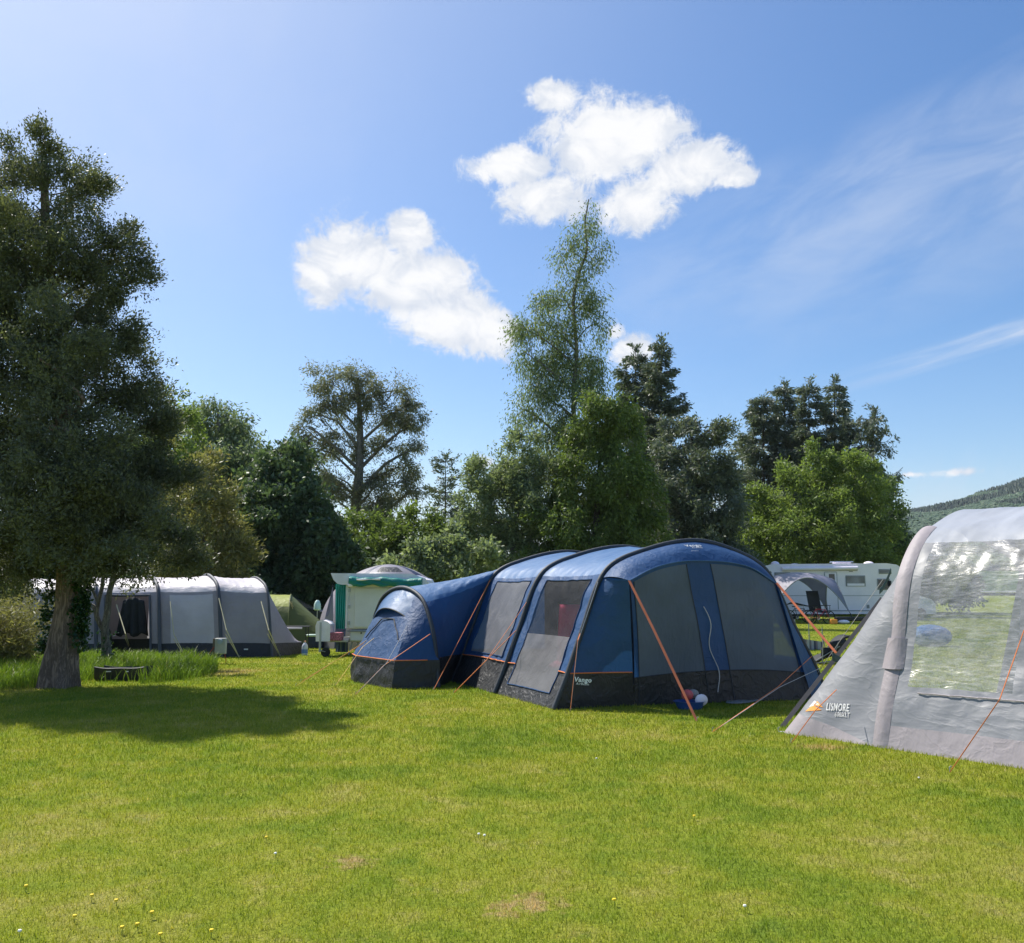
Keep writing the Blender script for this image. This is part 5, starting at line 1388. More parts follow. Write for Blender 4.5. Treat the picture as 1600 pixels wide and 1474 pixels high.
# ---- dome shelter in front of it
SY = 46.0
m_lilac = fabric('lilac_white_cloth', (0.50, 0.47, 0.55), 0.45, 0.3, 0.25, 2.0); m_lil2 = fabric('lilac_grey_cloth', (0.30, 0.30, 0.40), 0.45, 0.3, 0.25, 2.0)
cx = (W(1206, 925, SY).x + W(1322, 925, SY).x) / 2; sc_ = Vector((cx, SY + 1.5, 0)); hw = (W(1322, 925, SY).x - W(1206, 925, SY).x) / 2
sh = thing('shelter', 'lilac white open domed shelter on four curved legs in front of the motorhome', 'shelter', sc_)
Zt = 2.62
def sh_pt(a, b):
    """a,b in -1..1 : bulging roof with arched openings on all four sides"""
    z = Zt * (1 - 0.42 * (a * a + b * b) ** 1.15 * 0.5 - 0.62 * (a * a * b * b) ** 1.2)
    z = Zt - 0.62 * (a * a + b * b) ** 1.0 * 0.5 - 1.25 * abs(a * b) ** 2.2
    k = 1.0 - 0.0 * abs(a * b)
    return sc_ + Vector((a * hw * (0.86 + 0.14 * abs(b) ** 1.5 * abs(a)), b * 1.55 * (0.86 + 0.14 * abs(a) ** 1.5), z))
roof = [[sh_pt(a, b) for b in np.linspace(-1, 1, 29)] for a in np.linspace(-1, 1, 29)]
for i in range(29):
    for j in range(29):
        a, b = abs(i / 14 - 1), abs(j / 14 - 1)
        if max(a, b) > 0.9 and min(a, b) < 0.9: roof[i][j].z += 0.0
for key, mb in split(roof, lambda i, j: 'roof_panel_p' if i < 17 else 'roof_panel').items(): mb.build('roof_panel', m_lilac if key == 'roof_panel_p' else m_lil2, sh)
for sa in (-1, 1):
    for sb in (-1, 1):
        c = sh_pt(sa, sb)
        foot = Vector((c.x + sa * 0.22, c.y + sb * 0.2, 0)); mid_ = c.lerp(foot, 0.4) + Vector((sa * 0.05, 0, 0))
        leg = catmull([c, mid_, foot], [6, 6])
        MB().tube(leg, 0.022, 7).build('leg', m_black, sh)
        p1, p2 = sh_pt(sa * 0.78, sb), sh_pt(sa, sb * 0.78)
        end = leg[6]
        web = [[p1.lerp(end, s), c.lerp(end, s) + Vector((sa * 0.02, sb * 0.02, 0)), p2.lerp(end, s)] for s in np.linspace(0, 1, 7)]
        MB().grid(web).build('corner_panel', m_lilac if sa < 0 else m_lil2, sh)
for b in (-1, 1): MB().tube([sh_pt(a, b) for a in np.linspace(-1, 1, 21)], 0.028, 6).build('pole', m_seam, sh)
for a in (-1, 1): MB().tube([sh_pt(a, b) for b in np.linspace(-1, 1, 21)], 0.028, 6).build('pole', m_seam, sh)

# ---- folding camp chair (tall one) under the shelter
def camp_chair(name, label, p, rz, s, mat, seat_h=0.45, back_h=0.62, w=0.55, group=None, recline=0.18, bag=False):
    M = Matrix.Translation(p) @ Matrix.Rotation(rz, 4, 'Z') @ Matrix.Scale(s, 4)
    t = thing(name, label, 'chair', p, group)
    se = [[Vector((x * w / 2, y * 0.25, seat_h - 0.035 * (1 - x * x) + 0.02 * y)) for y in np.linspace(-1, 1, 7)] for x in np.linspace(-1, 1, 9)]
    MB(M).grid(se).build('seat', mat, t, thick=0.012)
    ba = [[Vector((x * w / 2, 0.25 + recline * h * 1.0 + 0.04 * (1 - x * x), seat_h + 0.02 + back_h * h)) for h in np.linspace(0, 1, 8)] for x in np.linspace(-1, 1, 9)]
    MB(M).grid(ba).build('backrest', mat, t, thick=0.012)
    for sx in (-1, 1):
        x = sx * w / 2
        MB(M).tube([(x, -0.27, 0), (x, 0.25, seat_h)], 0.011, 7).build('leg', m_black, t)
        MB(M).tube([(x, 0.30, 0), (x, -0.25, seat_h)], 0.011, 7).build('leg', m_black, t)
        MB(M).tube([(x, 0.25, seat_h), (x, 0.25 + recline, seat_h + back_h + 0.03)], 0.011, 7).build('back_post', m_black, t)
        MB(M).box((x, 0.0, seat_h + 0.22), (0.05, 0.5, 0.025)).build('armrest', m_black, t, smooth=False)
        MB(M).tube([(x, -0.22, seat_h - 0.02), (x, -0.22, seat_h + 0.22)], 0.010, 6).build('arm_post', m_black, t)
    return t
def at(px, Y, py=None): p = W(px, 925, Y); p.z = 0; return p
camp_chair('folding_chair', 'dark high backed folding chair under the domed shelter', at(1280, 46.4), 0.35, 1.35, m_blackcl, back_h=0.75)
# ---- bicycles
def bicycle(label, p, rz, frame_mat, s=1.0, group=None):
    M = Matrix.Translation(p) @ Matrix.Rotation(rz, 4, 'Z') @ Matrix.Scale(s, 4)
    t = thing('bicycle', label, 'bicycle', p, group); r = 0.34
    for x in (-0.52, 0.52):
        ring = [Vector((x + r * math.cos(a), 0, r + r * math.sin(a))) for a in np.linspace(0, 2 * math.pi, 29)]
        w_ = MB(M).tube(ring, 0.024, 6, cap=False).build('wheel', m_rub, t)
        sp = MB(Matrix.Translation(-p) @ M)
        for a in np.linspace(0, math.pi, 7)[:-1]: sp.tube([(x + (r - .02) * math.cos(a), 0, r + (r - .02) * math.sin(a)), (x - (r - .02) * math.cos(a), 0, r - (r - .02) * math.sin(a))], 0.003, 4)
        o = sp.build('spokes', m_rim, None); o.parent = w_
    fr_ = MB(M); bb, st_, hd, rr, ff = (-0.05, 0, 0.30), (-0.18, 0, 0.78), (0.33, 0, 0.76), (-0.52, 0, r), (0.52, 0, r)
    for a, b in ((bb, st_), (bb, hd), (st_, hd), (bb, rr), (st_, rr), (hd, ff)): fr_.tube([a, b], 0.018, 7)
    fr_.build('frame', frame_mat, t)
    MB(M).box((-0.20, 0, 0.88), (0.26, 0.13, 0.05)).build('saddle', m_black, t, bevel=0.02)
    MB(M).tube([(-0.18, 0, 0.78), (-0.20, 0, 0.87)], 0.014, 6).build('seat_post', m_rim, t)
    MB(M).tube([(0.30, 0, 0.76), (0.28, 0, 0.95)], 0.014, 6).build('stem', m_rim, t)
    MB(M).tube([(0.26, -0.28, 0.94), (0.29, 0, 0.97), (0.26, 0.28, 0.94)], 0.014, 6).build('handlebar', m_black, t)
    MB(M).lathe((-0.05, 0.03, 0.30), [(0.02, -0.01), (0.09, -0.01), (0.09, 0.01), (0.02, 0.01)], 14, 'y').build('chainring', m_rim, t)
    MB(M).tube([(-0.05, -0.08, 0.46), (-0.05, 0.0, 0.30), (-0.05, 0.08, 0.14)], 0.012, 5).build('crank', m_rim, t)
    return t
bicycle('red framed bicycle lying in front of the chair under the domed shelter', at(1279, 45.6), 0.15, paint('red_paint', (0.45, 0.03, 0.05), 0.35), 0.95)
bicycle('bicycle with a dark frame left of the red one beside the motorhome wheel', at(1246, 47.5), -0.1, paint('dark_paint', (0.05, 0.05, 0.06), 0.35), 0.95)
bx = at(1300, 45.2); bb_ = MB().box(bx + Vector((0, 0, 0.13)), (0.34, 0.26, 0.24)).build('toy_box', paint('orange_plastic', (0.75, 0.28, 0.04), 0.5), None, smooth=False, bevel=0.03)
tag(bb_, 'small orange box on the grass beside the bicycles under the shelter', 'box')
wbx = at(1316, 45.5); o = MB().ball(wbx + Vector((0, 0, 0.1)), (0.3, 0.2, 0.11)).build('white_bag', m_whitep, None); tag(o, 'low white bag on the grass below the motorhome door', 'bag')
MB_ = MB().box(at(1340, 49.5) + Vector((0, 0, 0.14)), (2.6, 0.4, 0.22)); o = MB_.build('storage_mat', m_black, None, smooth=False, bevel=0.05); tag(o, 'long dark rolled mat lying against the side of the motorhome', 'mat')

# ---- folding lounge chair and striped windbreak between the tents
lc = G(1300, 1037)
lt_ = thing('lounge_chair', 'black padded reclining camp chair in the gap between blue and silver tents', 'chair', lc)
def LP(px, py, dy=0): return W(px, py, lc.y + dy)
th_ = 0.5
sb = [[LP(1271 + (1312 - 1271) * 0 + s * 24, 1031 - s * 4 + 0, d) for s in np.linspace(0, 1, 5)] for d in (-0.25, 0, 0.25)]
seat_c = catmull([LP(1270, 1033), LP(1283, 1026), LP(1296, 1022)], [5, 5]); back_c = catmull([LP(1294, 1023), LP(1303, 1005), LP(1313, 996), LP(1322, 994)], [5, 5, 5])
MB().grid([[p + Vector((0, d, 0)) for d in (-0.28, -0.14, 0, 0.14, 0.28)] for p in seat_c]).build('seat', m_blackcl, lt_, thick=0.05)
MB().grid([[p + Vector((0.06 * (d + .28), d, 0)) for d in (-0.28, -0.14, 0, 0.14, 0.28)] for p in back_c]).build('backrest', m_blackcl, lt_, thick=0.05)
MB().grid([[LP(1296 + 26 * i / 5, 1003 - 4 * (i / 5) + j * 6.5 * (1 - 0.2 * i / 5), -0.29) for j in range(4)] for i in range(6)]).build('side_panel', m_blackcl, lt_, thick=0.02)
MB().grid([[LP(1283 + 22 * i / 5, 1012 + j * 7, -0.27) for j in range(3)] for i in range(6)]).build('arm_panel', m_blackcl, lt_, thick=0.02)
for a, b in (((1286, 998), (1285, 1037)), ((1275, 1033), (1312, 1010)), ((1272, 1037), (1303, 1033)), ((1310, 1003), (1300, 1036)), ((1286, 998), (1289, 1012))):
    MB().tube([LP(*a, -0.3), LP(*b, -0.3)], 0.012, 6).build('leg', m_seam, lt_)
MB().ball(LP(1286.5, 997, -0.3), (0.03, 0.03, 0.06)).build('knob', m_black, lt_)
MB().ball(LP(1319, 994, -0.1), (0.03, 0.03, 0.05)).build('knob', m_black, lt_)
m1, t1_, o1_ = new_mat('striped_canvas')
tc_ = t1_.node('ShaderNodeTexCoord').outputs['Object']; sp_ = t1_.node('ShaderNodeSeparateXYZ'); t1_.l.new(tc_, sp_.inputs[0])
sw_ = t1_.math('FRACT', t1_.math('MULTIPLY', sp_.outputs[0], 5.5)); st_f = t1_.ramp(sw_, [(0.0, (0.42, 0.40, 0.42, 1)), (0.45, (0.10, 0.10, 0.14, 1)), (0.75, (0.26, 0.20, 0.22, 1))], 'CONSTANT')
pp_ = t1_.node('ShaderNodeBsdfPrincipled'); t1_.l.new(st_f, pp_.inputs['Base Color']); pp_.inputs['Roughness'].default_value = 0.8; t1_.l.new(pp_.outputs[0], o1_.inputs[0])
wbY = 25.0
wb = thing('windbreak', 'low windbreak with grey and dark stripes showing beside the blue tent corner', 'windbreak', at(1270, wbY))
MB().grid([[Vector((W(1240 + 6 * i, 925, wbY).x, wbY + 0.08 * math.sin(i * 1.4) + 0.05 * i, W(1265, 997 + 0.9 * i + (0 if j else 20 + 0.5 * i), wbY).z)) for j in range(2)] for i in range(9)]).build('cloth', m1, wb)
for i in (0, 4, 8): MB().tube([Vector((W(1240 + 6 * i, 925, wbY).x, wbY + 0.08 * math.sin(i * 1.4) + 0.05 * i, z)) for z in (0, 0.85 - 0.03 * i)], 0.014, 6).build('pole', m_seam, wb)

# ---- trailer tent with teal trim
m_teal = fabric('teal_cloth', (0.015, 0.28, 0.24), 0.45, 0.2, 0.5, 5.0, col2=(0.01, 0.22, 0.19))
TY = 23.0
def TX(px, Y=TY): return W(px, 925, Y).x
def TZ(py, Y=TY): return W(600, py, Y).z
tt = thing('trailer_tent', 'pale trailer tent with white roof slab and teal flaps, left of the blue tent', 'trailer', Vector(((TX(544) + TX(660)) / 2, TY + 0.9, 0)))
x0, x1 = TX(544), TX(664)
MB().box(((x0 + x1) / 2, TY + 0.85, (TZ(913) + TZ(983)) / 2), (x1 - x0, 1.7, TZ(913) - TZ(983))).build('body', m_gel2, tt, smooth=False, bevel=0.03)
MB().box(((x0 + x1) / 2 + 0.02, TY + 0.85, (TZ(984) + TZ(1003)) / 2), (x1 - x0 - 0.06, 1.66, TZ(984) - TZ(1003))).build('lower_body', m_gel2, tt, smooth=False, bevel=0.04)
MB().box(((x0 + x1) / 2, TY - 0.008, TZ(986.5)), (x1 - x0, 0.03, 0.035)).build('trim_strip', m_seam, tt, smooth=False)
pn = MB().box(((x0 + x1) / 2 + 0.06, TY - 0.012, (TZ(919) + TZ(980)) / 2), (x1 - x0 - 0.22, 0.02, TZ(919) - TZ(980))).build('side_panel', m_gel2, tt, smooth=False, bevel=0.01)
for py in (922.5, 948.5, 973.5):
    o = MB().box((TX(546.5) - tt.location.x, TY - 0.03 - tt.location.y, TZ(py)), (0.05, 0.04, 0.09)).build('hinge', m_steel, None, smooth=False); o.parent = pn
MB().lathe((TX(566), TY - 0.02, TZ(989.5)), [(0.02, -0.01), (0.02, 0.02)], 10, 'y').build('lock', m_black, tt)
rp = [(TX(519.5), TZ(897.5)), (TX(523), TZ(905.5)), (TX(529), TZ(911)), (TX(535), TZ(913) + .01), (TX(668), TZ(913) + .01), (TX(664), TZ(905)), (TX(642), TZ(898.5))]
MB().prism(rp[::-1], TY - 0.10, TY + 1.95).build('roof_slab', m_whitep, tt, smooth=False, bevel=0.025)
rl_ = [Vector((TX(546 + 114 * s), TY - 0.16 + 0.02 * math.sin(s * 17), TZ(907.8 + 0.8 * math.sin(s * 11) + 3 * s))) for s in np.linspace(0, 1, 26)]
MB().tube(rl_, [0.105 + 0.022 * math.sin(i * 0.9) * math.sin(i * 0.37 + 1) for i in range(26)], 9).build('rolled_flap', m_teal, tt)
rl2 = [p + Vector((0, -0.06, -0.07 + 0.02 * math.sin(i * 0.9))) for i, p in enumerate(rl_)]
MB().tube(rl2[1:], [0.045 + 0.02 * math.sin(i * 0.8) for i in range(25)], 8).build('rolled_flap', m_teal, tt)
MB().tube([rl_[i] + Vector((0, -0.10 - 0.01, 0.045)) for i in range(3, 12)], [0.02 + 0.012 * math.sin(i) for i in range(9)], 6).build('flap_edge', m_whitep, tt)
MB().box((TX(549), TY - 0.16, TZ(914)), (0.13, 0.14, 0.10)).build('corner_cap', m_whitep, tt, bevel=0.03)
def gathered(n, xa, xb, ya, yb, za, zb, folds, amp, taper=0.15):
    g_ = []
    for i in range(n + 1):
        s = i / n; row = []
        for j in range(15):
            q = j / 14; cxx = (xa + xb) / 2; x = xa + (xb - xa) * s; x = cxx + (x - cxx) * (1 - taper * q ** 2)
            row.append(Vector((x, ya + (yb - ya) * s + amp * math.sin(s * folds * 6.283 + q) * (0.5 + 0.5 * q), za + (zb - za) * q)))
        g_.append(row)
    return MB().grid(g_)
gathered(40, TX(521), TX(541.5), TY + 0.25, TY - 0.02, TZ(912.5), TZ(983), 5, 0.035).build('curtain', m_teal, tt)
gathered(16, TX(541), TX(546), TY - 0.05, TY - 0.04, TZ(913), TZ(982), 1.5, 0.02, 0).build('curtain_border', m_gel2, tt)
m_strp, t2_, o2_ = new_mat('blue_striped_canvas')
tc_ = t2_.node('ShaderNodeTexCoord').outputs['Object']; sp_ = t2_.node('ShaderNodeSeparateXYZ'); t2_.l.new(tc_, sp_.inputs[0])
sf_ = t2_.math('FRACT', t2_.math('MULTIPLY', sp_.outputs[0], 7.0)); cc_ = t2_.ramp(sf_, [(0.0, (0.05, 0.08, 0.16, 1)), (0.5, (0.13, 0.17, 0.24, 1)), (0.8, (0.07, 0.10, 0.2, 1))], 'CONSTANT')
pp_ = t2_.node('ShaderNodeBsdfPrincipled'); t2_.l.new(cc_, pp_.inputs['Base Color']); pp_.inputs['Roughness'].default_value = 0.8; t2_.l.new(pp_.outputs[0], o2_.inputs[0])
ca = [[W(520.5 - 14 * s * (j / 8) , 913 + 58 * s, TY + 0.4 + 1.2 * (1 - j / 8)) for j in range(9)] for s in np.linspace(0, 1, 9)]
MB().grid(crumple(ca, 0.02, 7.0, 3.0)).build('canvas_side', m_strp, tt)
gathered(24, TX(521), TX(541), TY + 0.5, TY + 0.4, TZ(1002), TZ(1021), 3, 0.03, -0.05).build('canvas_skirt', m_strp, tt)
hz = 0.40
for dy in (0.35, 1.35):
    MB().tube([(x0, TY + dy, hz), (TX(500, TY), TY + 0.85 - (0.85 - dy) * 0.1 - 0.5 * 0, hz - 0.02)], 0.03, 8).build('drawbar', m_steel, tt)
MB().box(((TX(518) + x0) / 2, TY + 0.25, TZ(1002)), (x0 - TX(514), 0.5, 0.05)).build('step_rail', m_steel, tt, smooth=False)
jx = TX(502.3, 22.6)
MB().tube([(jx, 22.6, 0.12), (jx, 22.6, 0.85)], 0.028, 8).build('jockey_post', m_steel, tt)
wheel(tt, (TX(511, 22.6), 22.62, 0.115), 0.115, 0.07)
MB().tube([(jx, 22.6, 0.16), (TX(511, 22.6), 22.6, 0.13)], 0.02, 6).build('jockey_fork', m_steel, tt)
lk = [(TX(497, 22.7), TZ(1000)), (TX(496, 22.7), TZ(978)), (TX(498, 22.7), TZ(972)), (TX(504, 22.7), TZ(970)), (TX(512, 22.7), TZ(972.5)), (TX(516, 22.7), TZ(976)), (TX(516, 22.7), TZ(1000))]
MB().prism(lk[::-1], 22.7, 23.25).build('gas_locker', m_whitep, tt, smooth=False, bevel=0.025)
wheel(tt, ((x0 + x1) / 2 - 0.2, TY + 0.12, 0.27), 0.27, 0.16); wheel(tt, ((x0 + x1) / 2 - 0.2, TY + 1.6, 0.27), 0.27, 0.16)
for px in (549, 558, 640):
    MB().tube([(TX(px), TY + 0.3, 0.33), (TX(px) - 0.08, TY + 0.25, 0)], 0.018, 6).build('corner_steady', m_steel, tt)
ck = MB().box((TX(526.5, 22.9), 22.95, TZ(994.5)), (0.32, 0.3, 0.20)).build('crate', paint('pink_print_box', (0.42, 0.13, 0.18), 0.6, var=0.6, vscale=25), None, smooth=False, bevel=0.015)
tag(ck, 'patterned pink box on the drawbar of the trailer tent beside the white gas locker', 'box')
# low clutter between the grey tent and the trailer
b0_ = G(476, 1024)
bo = thing('water_bottle', 'large clear and blue plastic water bottle standing by the grey tent end', 'bottle', b0_)
m_bot = paint('cloudy_plastic', (0.55, 0.60, 0.68), 0.25, var=0.2)
MB().lathe(b0_, [(0.07, 0), (0.078, 0.02), (0.078, 0.22), (0.06, 0.27), (0.025, 0.31), (0.025, 0.33)], 14).build('body', m_bot, bo)
MB().lathe(b0_, [(0.0795, 0.05), (0.0795, 0.15)], 14).build('label', paint('blue_label', (0.12, 0.22, 0.5), 0.5), bo)
MB().lathe(b0_, [(0.028, 0.33), (0.028, 0.36)], 10).build('cap', paint('red_cap', (0.7, 0.35, 0.25), 0.5), bo)
cb = G(494, 1013) ; cbt = thing('cool_box', 'dark blue cool box with a pale green lid behind the jockey wheel', 'box', cb)
MB().box(cb + Vector((0, 0, 0.17)), (0.42, 0.32, 0.32)).build('body', m_navy, cbt, smooth=False, bevel=0.02)
MB().box(cb + Vector((-0.02, 0, 0.36)), (0.5, 0.36, 0.06)).build('lid', paint('pale_green_plastic', (0.45, 0.60, 0.52), 0.4), cbt, smooth=False, bevel=0.02)
pb = G(482, 1004); o = MB().lathe(pb, [(0.14, 0), (0.19, 0.22), (0.20, 0.22), (0.18, 0.20), (0.13, 0.02)], 18).build('bucket', paint('pale_plastic', (0.5, 0.62, 0.58), 0.4), None); tag(o, 'small pale green bucket on the grass between the grey tent and the trailer', 'bucket')
tb = thing('camp_table', 'low narrow camp table in front of the lime green tent', 'table', at(463, 25.2))
MB().box(W(462, 979, 25.2), (0.75, 0.4, 0.02)).build('table_top', m_black, tb, smooth=False)
for sx in (-0.32, 0.32):
    for sy in (-0.15, 0.15):
        p = W(462, 979, 25.2) + Vector((sx, sy, -0.01)); MB().tube([p, Vector((p.x + 0.02, p.y, 0))], 0.012, 6).build('leg', m_black, tb)
o = MB().box(W(461, 980.0, 25.2) + Vector((0, -0.22, -0.02)), (0.5, 0.02, 0.05)).build('towel', m_whitep, None, smooth=False, bevel=0.008); tag(o, 'white cloth hanging over the front of the low camp table', 'cloth')

# ---- parked car behind the green tent
CYD = 33.0; ccx = TX(452, CYD)
car = thing('parked_car', 'dark grey car parked behind the lime green tent, nose to the right', 'car', Vector((ccx, CYD + 0.85, 0)))
fx_ = TX(517, CYD); bk_ = fx_ - 4.2
body = [(bk_, 0.35), (bk_ - 0.02, 0.75), (bk_ + 0.05, 0.95), (fx_ - 1.15, 0.93), (fx_ - 0.35, 0.82), (fx_ - 0.03, 0.66), (fx_, 0.35), (fx_ - 0.3, 0.24), (bk_ + 0.3, 0.24)]
MB().prism(body, CYD, CYD + 1.72).build('body', m_carp, car, smooth=False, bevel=0.07)
cabp = [(bk_ + 0.12, 0.93), (bk_ + 0.45, 1.34), (bk_ + 1.1, 1.43), (fx_ - 2.1, 1.42), (fx_ - 1.7, 1.33), (fx_ - 0.95, 0.93)]
MB().prism(cabp, CYD + 0.12, CYD + 1.6).build('cabin', m_carp, car, smooth=False, bevel=0.06)
sw = [(fx_ - 2.05, 0.97), (fx_ - 2.05, 1.33), (fx_ - 1.75, 1.26), (fx_ - 1.15, 0.97)]
MB().prism(sw, CYD + 0.105, CYD + 0.13).build('window', m_glass, car, smooth=False)
MB().prism([(fx_ - 3.1, 0.97), (fx_ - 3.0, 1.34), (fx_ - 2.12, 1.345), (fx_ - 2.12, 0.97)], CYD + 0.105, CYD + 0.13).build('window', m_glass, car, smooth=False)
ws = [Vector((fx_ - 1.66, CYD + 0.2, 1.335)), Vector((fx_ - 1.66, CYD + 1.52, 1.335)), Vector((fx_ - 0.93, CYD + 1.6, 0.965)), Vector((fx_ - 0.93, CYD + 0.13, 0.965))]
MB().add([p + Vector((0.02, 0, 0.02)) for p in ws], [(0, 1, 2, 3)]).build('windscreen', m_glass, car, smooth=False, thick=0.01)
MB().box((fx_ - 1.25, CYD - 0.06, 1.0), (0.16, 0.12, 0.11)).build('wing_mirror', m_carp, car, bevel=0.02)
MB().box((fx_ - 0.12, CYD + 0.06, 0.66), (0.25, 0.14, 0.12)).build('headlight', m_whitep, car, bevel=0.02)
MB().box((fx_ - 0.12, CYD + 1.62, 0.66), (0.25, 0.14, 0.12)).build('headlight', m_whitep, car, bevel=0.02)
for wx in (fx_ - 0.8, bk_ + 0.75):
    wheel(car, (wx, CYD + 0.06, 0.31), 0.31, 0.2); wheel(car, (wx, CYD + 1.66, 0.31), 0.31, 0.2)
pc = W(496, 945, 32.4)
ja = thing('water_container', 'pale green plastic container raised on a thin stand in front of the dark car', 'container', Vector((pc.x, pc.y, 0)))
MB().lathe((pc.x, pc.y, pc.z - 0.2), [(0.10, 0), (0.13, 0.03), (0.12, 0.22), (0.08, 0.32), (0.04, 0.36)], 14).build('container', paint('mint_plastic', (0.55, 0.72, 0.66), 0.4), ja)
MB().tube([(pc.x, pc.y, 0), (pc.x, pc.y, pc.z - 0.2)], 0.015, 6).build('stand', m_steel, ja)

# ---- power hook-up post
hp = G(335, 1037); hu = thing('hookup_post', 'wooden electric hook-up post with a grey box and red cables near the grey tent', 'post', hp)
k_ = hp.y / F_PX
MB().box(hp + Vector((0, 0, (1037 - 999) * k_ / 2)), (0.09, 0.09, (1037 - 999) * k_)).build('post', bark_mat('weathered_wood', (0.26, 0.22, 0.17), (0.10, 0.085, 0.07), 8), hu, smooth=False, bevel=0.008)
bxp = hp + Vector((0.135, -0.02, (1037 - 1010.5) * k_))
hb = MB().box(bxp, (0.24, 0.13, 0.35)).build('socket_box', paint('grey_plastic', (0.42, 0.42, 0.39), 0.5, var=0.15), hu, smooth=False, bevel=0.015)
cv = MB().lathe(bxp - hp + Vector((0, -0.07, 0.10)), [(0.055, -0.03), (0.06, 0.0)], 14, 'y').build('socket_cover', paint('blue_grey_plastic', (0.35, 0.42, 0.50), 0.4), None); cv.parent = hb
m_cab = paint('red_cable', (0.35, 0.05, 0.03), 0.5)
MB().tube(catmull([bxp + Vector((-0.14, -0.03, -0.02)), bxp + Vector((-0.22, -0.05, -0.14)), G(322, 1036, 0.02)], [5, 5]), 0.01, 6).build('cable', m_cab, hu)
MB().tube(catmull([bxp + Vector((0.10, -0.03, -0.16)), bxp + Vector((0.14, -0.05, -0.28)), G(353, 1035, 0.02)], [5, 5]), 0.01, 6).build('cable', m_cab, hu)
# ---- black trough by the trunk
tr0 = G(187, 1064)
Tk = tr0.y / F_PX
tg = []
for i in range(17):
    s = i / 16; x = W(149 + 77 * s, 1050, tr0.y).x; top_ = 0.25 - 0.03 * math.sin(math.pi * s) - 0.008 * math.sin(s * 9)
    tg.append([Vector((x, tr0.y - 0.02, 0.0)), Vector((x, tr0.y - 0.05, top_ * 0.5)), Vector((x, tr0.y - 0.06, top_)), Vector((x, tr0.y - 0.03, top_ + 0.01)), Vector((x, tr0.y, top_)), Vector((x, tr0.y + 0.02, 0.03)), Vector((x, tr0.y + 0.30, 0.03)), Vector((x, tr0.y + 0.34, top_)), Vector((x, tr0.y + 0.37, top_)), Vector((x, tr0.y + 0.36, 0.0))])
tz = thing('planter_trough', 'long low black trough with a sagging rim in the long grass under the tree', 'trough', tr0)
MB().grid(tg).build('trough', m_black, tz)
for i in (0, 16): MB().add(tg[i], [tuple(range(10))]).build('end_wall', m_black, tz, smooth=False)
for px, w_ in ((172, 0.09), (201, 0.05)): MB().box((W(px, 1050, tr0.y).x, tr0.y - 0.066, 0.17), (w_, 0.006, 0.018)).build('label_patch', m_whitep, tz, smooth=False)

# ---- at the porch of the blue tent
wbp = G(1078, 1108)
wbw = thing('washing_up_bowl', 'blue plastic bowl in front of the blue tent porch', 'bowl', wbp)
MB().lathe(wbp, [(0.13, 0.0), (0.17, 0.10), (0.185, 0.105), (0.185, 0.11), (0.16, 0.10), (0.12, 0.012)], 24, sx=1.25).build('bowl', paint('blue_plastic', (0.02, 0.07, 0.25), 0.35), wbw)
o = MB().ball(W(1074, 1086, wbp.y + 0.02), (0.085, 0.08, 0.075)).build('ball', paint('red_plastic', (0.55, 0.10, 0.10), 0.4, var=0.3, vscale=14), None); tag(o, 'red and white round thing resting in the blue bowl', 'ball')
o = MB().ball(W(1083, 1084, wbp.y + 0.08), (0.08, 0.05, 0.06)).build('plastic_bag', fabric('white_film', (0.6, 0.6, 0.6), 0.3, 0.4, 0.9, 20.0), None); tag(o, 'crumpled whitish plastic bag in the bowl behind the red thing', 'bag')
o = MB().ball(W(1096, 1094, wbp.y - 0.05), (0.088, 0.05, 0.08)).build('plate', m_whitep, None); tag(o, 'round white plate leaning against the right rim of the blue bowl', 'plate')
gsx = [G(1136, 1097), G(1178, 1101), G(1226, 1099), G(1262, 1090), G(1258, 1078), G(1215, 1082), G(1160, 1086)]
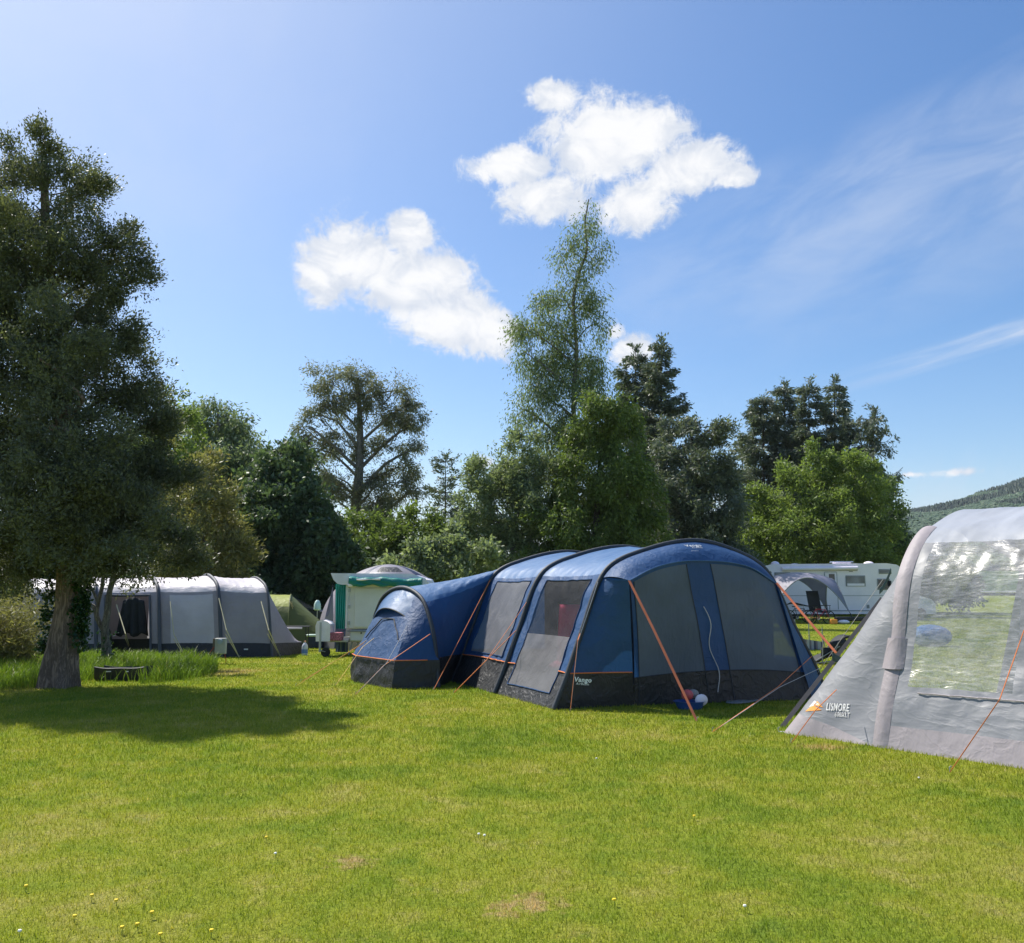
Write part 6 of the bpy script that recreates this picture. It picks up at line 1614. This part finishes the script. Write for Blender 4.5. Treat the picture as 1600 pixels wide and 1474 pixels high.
gg = []
for i in range(16):
    s = i / 15; a = G(1134 + 128 * s, 1101 - 12 * s ** 1.6 + 1.5 * math.sin(s * 9)); b = G(1142 + 122 * s, 1082 - 8 * s)
    gg.append([a.lerp(b, q / 8) + Vector((0, 0, 0.025 + 0.022 * mnoise.noise(Vector((s * 9, q * 0.7, 1))))) for q in range(9)])
o = MB().grid(gg).build('groundsheet', fabric('grey_sheet', (0.22, 0.23, 0.24), 0.4, 0.05, 0.5, 5.0), None, thick=0.006); tag(o, 'crumpled grey sheet on the grass at the right of the blue tent front', 'sheet')
camp_chair('folding_chair', 'dark red camp chair seen dimly through the side window of the blue tent', Vector((0.88, 13.85, 0.02)), -0.3, 1.0, fabric('crimson_cloth', (0.75, 0.07, 0.20), 0.7, 0.4, 0.4, 6.0), seat_h=0.5, back_h=0.86, w=0.56)
# inside the silver tent
o = MB().ball(at(1450, 27.0) + Vector((0, 0, 0.3)), (0.62, 0.4, 0.34)).build('cover', fabric('blue_sheet', (0.05, 0.20, 0.50), 0.6, 0.2, 0.8, 6.0), None); tag(o, 'low blue covered heap on the lawn, seen blurred through the clear silver tent window', 'cover')
# ---- overhead cable seen above the motorhome cab
ca_ = W(1330, 843, 64); cbp = W(1500, 866, 64)
o = MB().tube([ca_.lerp(cbp, s) + Vector((0, 0, -0.5 * 4 * s * (1 - s))) for s in np.linspace(0, 1, 20)], 0.03, 5).build('overhead_cable', m_whitep, None)
tag(o, 'thin pale cable strung high behind the motorhome cab', 'cable')

# ================================================================== AIR
m_hz, t_hz, o_hz = new_mat('thin_air_haze')
pv = t_hz.node('ShaderNodeVolumePrincipled'); pv.inputs['Color'].default_value = (0.80, 0.88, 1.0, 1); pv.inputs['Density'].default_value = 0.00009; pv.inputs['Anisotropy'].default_value = 0.2
t_hz.l.new(pv.outputs[0], o_hz.inputs['Volume'])
hz_ = MB().box((0, 1550, 147.5), (5100, 4000, 305)).build('haze', m_hz, None, smooth=False); hz_['kind'] = 'stuff'
